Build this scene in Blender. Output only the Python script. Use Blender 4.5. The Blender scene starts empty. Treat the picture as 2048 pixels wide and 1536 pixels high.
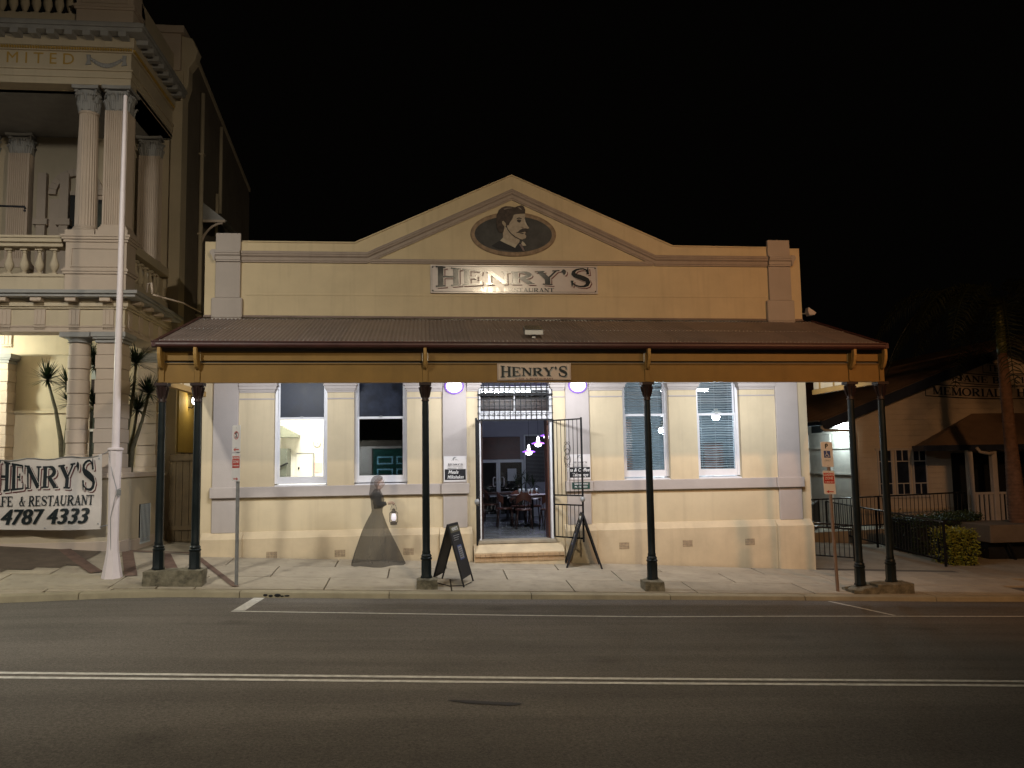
import bpy, math, random
from mathutils import Vector, Matrix, noise
random.seed(7)
PI = math.pi
SC = bpy.context.scene
COL = SC.collection

# ------------------------------------------------------------------ camera
cd = bpy.data.cameras.new('camera'); cam = bpy.data.objects.new('camera', cd); COL.objects.link(cam)
cd.sensor_width = 36.0; cd.lens = 36.0 * 1653 / 2048; cd.clip_start = 0.1; cd.clip_end = 500
ez = Vector((-283., 17998., -1653.)).normalized()
ex = Vector((15656., 82., -1653.)); ex = (ex - ez * ex.dot(ez)).normalized()
ey = ez.cross(ex)
# ex/ey/ez are the world axes seen from the camera; rows of M are the camera axes in the world
cam.matrix_world = Matrix(((ex[0], ex[1], ex[2], 0), (ey[0], ey[1], ey[2], -17.0), (ez[0], ez[1], ez[2], 1.75), (0, 0, 0, 1)))
SC.camera = cam

# ------------------------------------------------------------------ night sky
w = bpy.data.worlds.new('World'); SC.world = w; w.use_nodes = True
bg = w.node_tree.nodes['Background']; bg.inputs[0].default_value = (1.0, 0.85, 0.7, 1); bg.inputs[1].default_value = 0.0009

def light(name, kind, loc, energy, col, size=0.1, aim=None, spot=None, blend=.5):
    d = bpy.data.lights.new(name, kind); d.energy = energy; d.color = col
    if kind == 'AREA': d.size = size
    else: d.shadow_soft_size = size
    if spot: d.spot_size = math.radians(spot); d.spot_blend = blend
    o = bpy.data.objects.new(name, d); COL.objects.link(o); o.location = loc
    if aim: o.rotation_euler = (Vector(aim) - Vector(loc)).to_track_quat('-Z', 'Y').to_euler()
    return o
# three street lamps on the near side of the road (their poles are built further down)
LAMP_MID = (2.4, -12.0, 7.75); LAMP_LEFT = (-7.6, -12.4, 10.4); LAMP_RIGHT = (9.9, -13.2, 8.2)
light('street_light_middle', 'SPOT', LAMP_MID, 1500, (1.0, .82, .57), .14, (-2.0, -3.4, 2.0), 142, .95)
light('street_light_left', 'SPOT', LAMP_LEFT, 4700, (1.0, .95, .83), .40, (-8.2, -3.2, .4), 104, 1.0)
light('street_light_right', 'SPOT', LAMP_RIGHT, 2700, (1.0, .49, .20), .30, (13.6, 5, 3.0), 106, .9)

SC.view_settings.view_transform = 'Standard'; SC.view_settings.look = 'None'
SC.view_settings.gamma = 1; SC.view_settings.exposure = 0; SC.view_settings.use_curve_mapping = False
SC.cycles.use_denoising = True
try: SC.cycles.denoiser = 'OPENIMAGEDENOISE'
except Exception: pass
SC.cycles.max_bounces = 8; SC.cycles.diffuse_bounces = 4; SC.cycles.transparent_max_bounces = 24
SC.cycles.sample_clamp_indirect = 4.0; SC.cycles.caustics_reflective = False; SC.cycles.caustics_refractive = False

# ------------------------------------------------------------------ materials
def mat(name, col, rough=.75, var=.14, scale=2.5, bump=.15, fine=60., metal=0., streak=0., spec=.35, stain=None, coat=0.):
    m = bpy.data.materials.new(name); m.use_nodes = True; nt = m.node_tree; N = nt.nodes; L = nt.links
    b = N['Principled BSDF']; b.inputs['Roughness'].default_value = rough; b.inputs['Metallic'].default_value = metal
    b.inputs['Specular IOR Level'].default_value = spec; b.inputs['Coat Weight'].default_value = coat
    tc = N.new('ShaderNodeTexCoord')
    n1 = N.new('ShaderNodeTexNoise'); n1.inputs['Scale'].default_value = scale; n1.inputs['Detail'].default_value = 7
    n1.inputs['Roughness'].default_value = .62
    L.new(tc.outputs['Object'], n1.inputs['Vector'])
    mr = N.new('ShaderNodeMapRange'); mr.inputs[1].default_value = .3; mr.inputs[2].default_value = .7
    mr.inputs[3].default_value = 1 - var; mr.inputs[4].default_value = 1 + var
    L.new(n1.outputs[0], mr.inputs[0])
    mul = N.new('ShaderNodeVectorMath'); mul.operation = 'SCALE'; mul.inputs[0].default_value = col
    L.new(mr.outputs[0], mul.inputs['Scale'])
    out = mul.outputs[0]
    if streak:
        mp = N.new('ShaderNodeMapping'); mp.inputs['Scale'].default_value = (5, 5, .35); L.new(tc.outputs['Object'], mp.inputs[0])
        n2 = N.new('ShaderNodeTexNoise'); n2.inputs['Scale'].default_value = 1.3; n2.inputs['Detail'].default_value = 5
        L.new(mp.outputs[0], n2.inputs['Vector'])
        r2 = N.new('ShaderNodeMapRange'); r2.inputs[1].default_value = .52; r2.inputs[2].default_value = .78
        r2.inputs[3].default_value = 0; r2.inputs[4].default_value = streak; L.new(n2.outputs[0], r2.inputs[0])
        mx = N.new('ShaderNodeMix'); mx.data_type = 'RGBA'; L.new(r2.outputs[0], mx.inputs[0]); L.new(out, mx.inputs[6])
        s = stain or (col[0] * .45, col[1] * .42, col[2] * .42)
        mx.inputs[7].default_value = (*s, 1); out = mx.outputs[2]
    L.new(out, b.inputs['Base Color'])
    rr = N.new('ShaderNodeMapRange'); rr.inputs[3].default_value = max(.03, rough - .08); rr.inputs[4].default_value = min(1, rough + .1)
    L.new(n1.outputs[0], rr.inputs[0]); L.new(rr.outputs[0], b.inputs['Roughness'])
    if bump:
        n3 = N.new('ShaderNodeTexNoise'); n3.inputs['Scale'].default_value = fine; n3.inputs['Detail'].default_value = 4
        L.new(tc.outputs['Object'], n3.inputs['Vector'])
        bp = N.new('ShaderNodeBump'); bp.inputs['Strength'].default_value = bump; bp.inputs['Distance'].default_value = .01
        L.new(n3.outputs[0], bp.inputs['Height']); L.new(bp.outputs[0], b.inputs['Normal'])
    return m

def emis(name, col, strength):
    m = bpy.data.materials.new(name); m.use_nodes = True; b = m.node_tree.nodes['Principled BSDF']
    b.inputs['Base Color'].default_value = (*[c * .5 for c in col], 1)
    b.inputs['Emission Color'].default_value = (*col, 1); b.inputs['Emission Strength'].default_value = strength
    return m

def glassmat(name, tint=(1, 1, 1), refl=1.0, rough=.01, dirt=0.):
    m = bpy.data.materials.new(name); m.use_nodes = True; nt = m.node_tree; N = nt.nodes; L = nt.links
    N.remove(N['Principled BSDF']); o = N['Material Output']
    t = N.new('ShaderNodeBsdfTransparent'); t.inputs[0].default_value = (*tint, 1)
    g = N.new('ShaderNodeBsdfGlossy'); g.inputs['Roughness'].default_value = rough
    fr = N.new('ShaderNodeFresnel'); fr.inputs[0].default_value = 1.5
    ml = N.new('ShaderNodeMath'); ml.operation = 'MULTIPLY'; ml.inputs[1].default_value = refl; ml.use_clamp = True
    L.new(fr.outputs[0], ml.inputs[0])
    mx = N.new('ShaderNodeMixShader'); L.new(ml.outputs[0], mx.inputs[0]); L.new(t.outputs[0], mx.inputs[1]); L.new(g.outputs[0], mx.inputs[2])
    L.new(mx.outputs[0], o.inputs[0])
    return m

def ghost(name, col, opac, rough=.8):
    """semi-transparent: only the faces turned to the viewer are seen, so a closed body is one veil"""
    m = bpy.data.materials.new(name); m.use_nodes = True; nt = m.node_tree; N = nt.nodes; L = nt.links
    b = N['Principled BSDF']; b.inputs['Base Color'].default_value = (*col, 1); b.inputs['Roughness'].default_value = rough
    b.inputs['Specular IOR Level'].default_value = .2
    o = N['Material Output']; t = N.new('ShaderNodeBsdfTransparent'); ge = N.new('ShaderNodeNewGeometry')
    sb = N.new('ShaderNodeMath'); sb.operation = 'SUBTRACT'; sb.inputs[0].default_value = 1; L.new(ge.outputs['Backfacing'], sb.inputs[1])
    ml = N.new('ShaderNodeMath'); ml.operation = 'MULTIPLY'; ml.inputs[1].default_value = opac; L.new(sb.outputs[0], ml.inputs[0])
    mx = N.new('ShaderNodeMixShader'); L.new(ml.outputs[0], mx.inputs[0]); L.new(t.outputs[0], mx.inputs[1]); L.new(b.outputs[0], mx.inputs[2])
    L.new(mx.outputs[0], o.inputs[0])
    return m

M = {}
M['cream'] = mat('cream_render', (.60, .50, .335), .8, .09, 1.2, .25, 90, streak=.22)
M['creamd'] = mat('cream_plinth_render', (.60, .49, .33), .8, .10, 2, .3, 80, streak=.16)
M['lilac'] = mat('grey_lilac_paint', (.43, .385, .36), .75, .06, 2, .25, 90, streak=.10)
M['mould'] = mat('moulding_paint', (.36, .30, .26), .75, .10, 3, .2, 90, streak=.2)
M['white'] = mat('white_gloss_paint', (.72, .72, .75), .35, .05, 4, .05, 90)
M['ochre'] = mat('ochre_timber_paint', (.225, .128, .029), .5, .12, 2.2, .12, 50, streak=.2)
M['ochre2'] = mat('ochre_bracket_paint', (.36, .22, .07), .5, .12, 4, .12, 50)
M['maroon'] = mat('maroon_paint', (.068, .026, .024), .45, .2, 5, .1, 50)
M['green'] = mat('dark_green_iron_paint', (.007, .012, .014), .4, .3, 6, .15, 70, spec=.35)
M['roof'] = mat('corrugated_iron_paint', (.215, .165, .148), .5, .16, 1.6, .08, 60, spec=.4, streak=.25)
M['conc'] = mat('footpath_concrete', (.36, .315, .245), .85, .16, 1.6, .35, 120, streak=.35)
M['conc2'] = mat('footpath_concrete_pale', (.38, .33, .255), .85, .16, 1.9, .35, 120, streak=.3)
M['conc3'] = mat('footpath_concrete_dark', (.33, .29, .225), .85, .18, 1.3, .35, 120, streak=.4)
M['roof2'] = mat('corrugated_iron_weathered', (.20, .157, .145), .55, .22, 1.1, .08, 60, spec=.4, streak=.35)
M['capm'] = mat('dark_maroon_capital', (.026, .013, .012), .5, .2, 5, .1, 50)
M['joint'] = mat('joint_dirt', (.12, .105, .085), .95, .2, 3, .2, 90)
M['kerb'] = mat('kerb_concrete', (.30, .265, .185), .85, .2, 2.5, .4, 90)
M['pad'] = mat('mossy_concrete', (.17, .155, .115), .95, .55, 9, .8, 45)
M['redpave'] = mat('red_paver', (.14, .09, .07), .85, .25, 6, .4, 80)
M['darkpave'] = mat('dark_paver', (.105, .082, .062), .85, .25, 4, .4, 80)
M['black'] = mat('black_iron', (.008, .008, .009), .6, .3, 9, .1, 90, spec=.2)
M['blackm'] = mat('matt_black', (.014, .015, .02), .6, .5, 6, .1, 40)
M['galv'] = mat('galvanised_steel', (.32, .33, .34), .45, .2, 9, .1, 60, metal=.5)
M['rust'] = mat('brown_steel_post', (.22, .15, .11), .6, .2, 9, .1, 60)
M['bank'] = mat('bank_cream_render', (.50, .43, .32), .8, .09, 1.0, .25, 70, streak=.16)
M['bankp'] = mat('bank_pink_grey_paint', (.50, .415, .345), .75, .07, 1.6, .2, 70, streak=.10)
M['bankg'] = mat('bank_grey_paint', (.30, .30, .30), .75, .12, 4, .2, 70)
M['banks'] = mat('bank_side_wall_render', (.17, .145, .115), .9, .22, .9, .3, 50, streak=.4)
M['gold'] = mat('gold_letter_paint', (.42, .27, .06), .6, .1, 8, 0)
M['pole'] = mat('white_pole_paint', (.74, .68, .72), .4, .06, 3, .05, 60)
M['banner'] = mat('dirty_white_canvas', (.62, .58, .55), .8, .05, 5, .1, 200, streak=.05)
M['ink'] = mat('black_ink', (.013, .02, .024), .5, .2, 8, 0)
M['inkr'] = mat('maroon_ink', (.13, .035, .04), .5, .1, 8, 0)
M['signw'] = mat('sign_white', (.55, .50, .50), .22, .05, 3, 0, spec=.5)
M['signw2'] = mat('sign_white_matt', (.72, .70, .71), .5, .05, 3, 0)
M['signg'] = mat('sign_vinyl_black', (.02, .025, .03), .16, .2, 3, 0, spec=.6)
M['red'] = mat('traffic_red', (.46, .04, .025), .5, .1, 12, 0)
M['blue'] = mat('traffic_blue', (.05, .09, .28), .5, .1, 12, 0)
M['brick'] = mat('step_brick', (.46, .31, .18), .85, .15, 9, .4, 90)
M['hall'] = mat('hall_cream_boards', (.55, .46, .35), .7, .10, 1.2, .1, 40, streak=.12)
M['hallroof'] = mat('hall_roof_iron', (.20, .135, .09), .7, .2, 2, .1, 40)
M['hallblue'] = mat('dark_blue_trim', (.02, .028, .05), .5, .2, 4, .1, 40)
M['halltrim'] = mat('hall_pale_trim', (.50, .45, .40), .6, .08, 4, .1, 40)
M['dark'] = mat('dark_interior', (.01, .011, .012), .6, .3, 3, 0)
M['trunk'] = mat('palm_trunk', (.15, .085, .055), .9, .3, 7, .6, 30)
M['crownshaft'] = mat('palm_crownshaft', (.10, .11, .03), .5, .2, 7, .1, 30)
M['leaf'] = mat('palm_leaf', (.013, .018, .006), .5, .3, 9, 0)
M['leafd'] = mat('cordyline_leaf', (.018, .035, .012), .4, .4, 9, 0)
M['stem'] = mat('cordyline_stem', (.13, .12, .08), .9, .3, 9, .5, 30)
M['hedge'] = mat('hedge_leaf', (.03, .05, .012), .55, .5, 9, 0)
M['hedgey'] = mat('golden_hedge_leaf', (.20, .20, .02), .55, .45, 9, 0)
M['wood'] = mat('red_brown_wood', (.07, .026, .016), .4, .3, 5, .1, 40)
M['woodd'] = mat('dark_wood', (.028, .012, .009), .35, .3, 5, .1, 40)
M['tile'] = mat('dining_floor', (.20, .22, .24), .22, .25, 2, .02, 30)
M['inwall'] = mat('dining_wall', (.34, .36, .42), .7, .06, 2, .05, 40)
M['kitch'] = mat('kitchen_white', (.85, .83, .74), .6, .03, 2, 0)
M['steel'] = mat('stainless', (.30, .31, .31), .3, .2, 4, 0, metal=.8)
M['slat'] = mat('blind_slat', (.42, .46, .48), .4, .08, 6, 0)
M['alum'] = mat('white_aluminium', (.55, .60, .62), .35, .05, 6, 0)
M['chalk'] = mat('chalk', (.75, .76, .78), .9, .2, 30, 0)
M['glass'] = glassmat('window_glass')
M['glassd'] = glassmat('dirty_window_glass', (.9, .93, .95), 2.4, .012)
M['gridm'] = mat('vent_terracotta', (.42, .32, .21), .85, .25, 20, .2, 60)
M['wht'] = mat('road_line_paint', (.56, .55, .52), .7, .32, 14, .2, 60)
M['lamplit'] = mat('painted_lamplight', (.45, .33, .10), .7, .1, 3, .1, 40)  # yellow of the lamplight on the alley wall, put into the colour
M['gate'] = mat('brown_gate_timber', (.12, .085, .045), .8, .25, 4, .2, 40, streak=.3)
M['skin'] = ghost('skin', (.36, .22, .17), .50)
M['dress'] = ghost('dark_dress', (.03, .028, .026), .76)
M['hair'] = ghost('dark_hair', (.06, .05, .045), .72)
M['lantm'] = ghost('lantern_metal', (.05, .04, .035), .85)
M['pgreen'] = mat('dark_green_door', (.012, .07, .055), .4, .1, 3, 0)
M['pblue'] = mat('pale_blue_trim', (.30, .58, .72), .5, .1, 3, 0)

# ------------------------------------------------------------------ asphalt
def asphalt():
    m = bpy.data.materials.new('asphalt'); m.use_nodes = True; nt = m.node_tree; N = nt.nodes; L = nt.links
    b = N['Principled BSDF']; b.inputs['Roughness'].default_value = .8; b.inputs['Specular IOR Level'].default_value = .3
    tc = N.new('ShaderNodeTexCoord')
    def nz(s, d=5, vec=None, r=.6):
        n = N.new('ShaderNodeTexNoise'); n.inputs['Scale'].default_value = s; n.inputs['Detail'].default_value = d
        n.inputs['Roughness'].default_value = r; L.new(vec or tc.outputs['Object'], n.inputs['Vector']); return n
    def mrg(src, a, c, lo, hi):
        r = N.new('ShaderNodeMapRange'); r.inputs[1].default_value = a; r.inputs[2].default_value = c
        r.inputs[3].default_value = lo; r.inputs[4].default_value = hi; L.new(src, r.inputs[0]); return r.outputs[0]
    def mulm(a, c):
        q = N.new('ShaderNodeMath'); q.operation = 'MULTIPLY'; L.new(a, q.inputs[0]); L.new(c, q.inputs[1]); return q.outputs[0]
    big = mrg(nz(.35, 4).outputs[0], .35, .65, .86, 1.12)
    sp = mrg(nz(42, 4, r=.85).outputs[0], .3, .72, .45, 1.65)
    sp2 = mrg(nz(230, 2, r=.8).outputs[0], .32, .70, .55, 1.6)
    mp = N.new('ShaderNodeMapping'); mp.inputs['Scale'].default_value = (.12, 1.5, 1); L.new(tc.outputs['Object'], mp.inputs[0])
    lane = mrg(nz(1.0, 3, mp.outputs[0]).outputs[0], .35, .65, .82, 1.15)
    v = mulm(mulm(big, sp), mulm(sp2, lane))
    # dark oily spots
    vo = N.new('ShaderNodeTexVoronoi'); vo.inputs['Scale'].default_value = .55; L.new(tc.outputs['Object'], vo.inputs['Vector'])
    v = mulm(v, mrg(vo.outputs['Distance'], .02, .16, .72, 1.0))
    # a wandering sealed crack
    s = N.new('ShaderNodeVectorMath'); s.operation = 'SCALE'; s.inputs[0].default_value = (.130, .118, .106); L.new(v, s.inputs['Scale'])
    L.new(s.outputs[0], b.inputs['Base Color'])
    bp = N.new('ShaderNodeBump'); bp.inputs['Strength'].default_value = .6; bp.inputs['Distance'].default_value = .006
    L.new(sp2, bp.inputs['Height']); L.new(bp.outputs[0], b.inputs['Normal'])
    return m
M['road'] = asphalt()

# ------------------------------------------------------------------ mesh helpers
class MB:
    def __init__(s): s.v = []; s.f = []
    def add(s, v, f):
        n = len(s.v); s.v += [tuple(p) for p in v]; s.f += [tuple(i + n for i in q) for q in f]; return s
    def box(s, x0, x1, y0, y1, z0, z1):
        if x0 > x1: x0, x1 = x1, x0
        if y0 > y1: y0, y1 = y1, y0
        if z0 > z1: z0, z1 = z1, z0
        return s.add([(x0, y0, z0), (x1, y0, z0), (x1, y1, z0), (x0, y1, z0), (x0, y0, z1), (x1, y0, z1), (x1, y1, z1), (x0, y1, z1)],
              [(0, 3, 2, 1), (4, 5, 6, 7), (0, 1, 5, 4), (1, 2, 6, 5), (2, 3, 7, 6), (3, 0, 4, 7)])
    def prism(s, poly, a0, a1, ax='y'):
        """poly of (p,q): ax 'y' -> (x,z) extruded in y; 'x' -> (y,z) extruded in x; 'z' -> (x,y) extruded in z"""
        def P(p, q, a): return (p, a, q) if ax == 'y' else ((a, p, q) if ax == 'x' else (p, q, a))
        n = len(poly); ar = sum(poly[i][0] * poly[(i + 1) % n][1] - poly[(i + 1) % n][0] * poly[i][1] for i in range(n))
        if (ar < 0): poly = poly[::-1]
        if a0 > a1: a0, a1 = a1, a0
        v = [P(p, q, a0) for p, q in poly] + [P(p, q, a1) for p, q in poly]
        if ax == 'y': f = [tuple(range(n)), tuple(range(2 * n - 1, n - 1, -1))] + [(i, i + n, (i + 1) % n + n, (i + 1) % n) for i in range(n)]
        else: f = [tuple(range(n - 1, -1, -1)), tuple(range(n, 2 * n))] + [(i, (i + 1) % n, (i + 1) % n + n, i + n) for i in range(n)]
        return s.add(v, f)
    def lathe(s, cx, cy, prof, n=20, rx=1, ry=1, rot=0, flute=0, nf=0):
        v = []; f = []
        for r, z in prof:
            for i in range(n):
                a = 2 * PI * i / n + rot; q = r * (1 - flute * (.5 - .5 * math.cos(nf * a))) if flute else r
                v.append((cx + q * rx * math.cos(a), cy + q * ry * math.sin(a), z))
        m = len(prof)
        up = prof[-1][1] >= prof[0][1]
        for j in range(m - 1):
            for i in range(n):
                q = (j * n + i, j * n + (i + 1) % n, (j + 1) * n + (i + 1) % n, (j + 1) * n + i)
                f.append(q if up else q[::-1])
        b = tuple(range(n - 1, -1, -1)); t = tuple(range((m - 1) * n, m * n))
        f += [b if up else b[::-1], t if up else t[::-1]]
        return s.add(v, f)
    def tube(s, pts, r, n=8):
        pts = [Vector(p) for p in pts]; rs = r if isinstance(r, (list, tuple)) else [r] * len(pts)
        v = []; f = []; pr = None
        for k, p in enumerate(pts):
            d = (pts[min(k + 1, len(pts) - 1)] - pts[max(k - 1, 0)]).normalized()
            if pr is None: a = d.cross(Vector((0, 0, 1)) if abs(d.z) < .9 else Vector((0, 1, 0))).normalized()
            else: a = (pr - d * pr.dot(d)).normalized()
            pr = a; b = d.cross(a)
            for i in range(n):
                t = 2 * PI * i / n; v.append(p + a * math.cos(t) * rs[k] + b * math.sin(t) * rs[k])
        for k in range(len(pts) - 1):
            for i in range(n): f.append((k * n + i, k * n + (i + 1) % n, (k + 1) * n + (i + 1) % n, (k + 1) * n + i))
        f += [tuple(range(n - 1, -1, -1)), tuple(range((len(pts) - 1) * n, len(pts) * n))]
        return s.add(v, f)
    def bar(s, p0, p1, wx, wz=None):
        """rectangular bar between two points; wx across, wz the other way"""
        p0 = Vector(p0); p1 = Vector(p1); wz = wz or wx; d = (p1 - p0).normalized()
        a = d.cross(Vector((0, 0, 1)) if abs(d.z) < .95 else Vector((0, 1, 0))).normalized() * wx / 2; b = d.cross(a).normalized() * wz / 2
        v = [p + q for p in (p0, p1) for q in (a + b, a - b, -a - b, -a + b)]
        return s.add(v, [(0, 1, 2, 3), (7, 6, 5, 4), (0, 4, 5, 1), (1, 5, 6, 2), (2, 6, 7, 3), (3, 7, 4, 0)])
    def ball(s, c, rx, ry=None, rz=None, n=12, m=8):
        ry = ry or rx; rz = rz or rx; v = []; f = []
        for j in range(1, m):
            for i in range(n):
                a = 2 * PI * i / n; b = PI * j / m - PI / 2
                v.append((c[0] + rx * math.cos(b) * math.cos(a), c[1] + ry * math.cos(b) * math.sin(a), c[2] + rz * math.sin(b)))
        v += [(c[0], c[1], c[2] - rz), (c[0], c[1], c[2] + rz)]; B = len(v) - 2; T = B + 1
        for j in range(m - 2):
            for i in range(n): f.append((j * n + i, j * n + (i + 1) % n, (j + 1) * n + (i + 1) % n, (j + 1) * n + i))
        for i in range(n): f += [(B, (i + 1) % n, i), (T, (m - 2) * n + i, (m - 2) * n + (i + 1) % n)]
        return s.add(v, f)
    def quad(s, a, b, c, d): return s.add([a, b, c, d], [(0, 1, 2, 3)])
    def mesh(s, name, off=(0, 0, 0)):
        me = bpy.data.meshes.new(name); me.from_pydata([(p[0] - off[0], p[1] - off[1], p[2] - off[2]) for p in s.v], [], s.f); me.update(); return me

WL = {}
def wloc(o): return WL.get(o.name, Vector((0, 0, 0)))
def tag(o, label=None, cat=None, group=None, kind=None):
    if label: o['label'] = label
    if cat: o['category'] = cat
    if group: o['group'] = group
    if kind: o['kind'] = kind
    return o
def thing(name, label, cat, loc=(0, 0, 0), group=None):
    o = bpy.data.objects.new(name, None); COL.objects.link(o); o.location = loc; o.empty_display_size = .2
    WL[o.name] = Vector(loc); return tag(o, label, cat, group)
def obj(name, mb, m, parent=None, smooth=False, bev=0, kind=None, base=None):
    """link a mesh built in world coordinates; it is stored relative to its parent's base"""
    off = wloc(parent) if parent else Vector(base or (0, 0, 0))
    me = mb.mesh(name, off); me.materials.append(M[m] if isinstance(m, str) else m)
    o = bpy.data.objects.new(name, me); COL.objects.link(o)
    if parent: o.parent = parent
    else: o.location = off
    WL[o.name] = off
    if smooth:
        me.polygons.foreach_set('use_smooth', [True] * len(me.polygons))
        if smooth != 2:
            try: me.set_sharp_from_angle(angle=math.radians(40))
            except Exception: pass
    if bev:
        b = o.modifiers.new('bevel', 'BEVEL'); b.width = bev; b.segments = 2; b.limit_method = 'ANGLE'; b.angle_limit = math.radians(50)
    if kind: o['kind'] = kind
    return o
def inst(name, me, parent, at, rot=None):
    """another object sharing mesh data; 'at' is in world coordinates"""
    o = bpy.data.objects.new(name, me); COL.objects.link(o); o.parent = parent
    off = wloc(parent) if parent else Vector((0, 0, 0)); o.location = Vector(at) - off
    if rot: o.rotation_euler = rot
    WL[o.name] = Vector(at); return o
def copy_tree(o, parent=None):
    c = o.copy(); COL.objects.link(c); WL[c.name] = WL.get(o.name, Vector((0, 0, 0)))
    if parent: c.parent = parent
    for ch in [q for q in o.children]: copy_tree(ch, c)
    return c
def text(name, s, m, parent, loc, size, rot=(PI / 2, 0, 0), align='CENTER', shear=0, bold=0, ext=.001, sx=1, space=1):
    cu = bpy.data.curves.new(name, 'FONT'); cu.body = s; cu.size = size; cu.align_x = align; cu.align_y = 'CENTER'
    cu.shear = shear; cu.offset = bold; cu.extrude = ext; cu.space_character = space; cu.resolution_u = 3
    o = bpy.data.objects.new(name, cu); COL.objects.link(o); cu.materials.append(M[m])
    dg = bpy.context.evaluated_depsgraph_get(); me = bpy.data.meshes.new_from_object(o.evaluated_get(dg)); bpy.data.objects.remove(o); bpy.data.curves.remove(cu)
    me.name = name; o = bpy.data.objects.new(name, me); COL.objects.link(o)
    off = wloc(parent) if parent else Vector((0, 0, 0)); o.location = Vector(loc) - off; o.rotation_euler = rot; o.scale = (sx, 1, 1)
    if parent: o.parent = parent
    return o
def lerp(kn, x):
    if x <= kn[0][0]: a, b = kn[0], kn[1]
    elif x >= kn[-1][0]: a, b = kn[-2], kn[-1]
    else:
        for i in range(len(kn) - 1):
            if kn[i][0] <= x <= kn[i + 1][0]: a, b = kn[i], kn[i + 1]; break
    return a[1] + (b[1] - a[1]) * (x - a[0]) / (b[0] - a[0])

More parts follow.
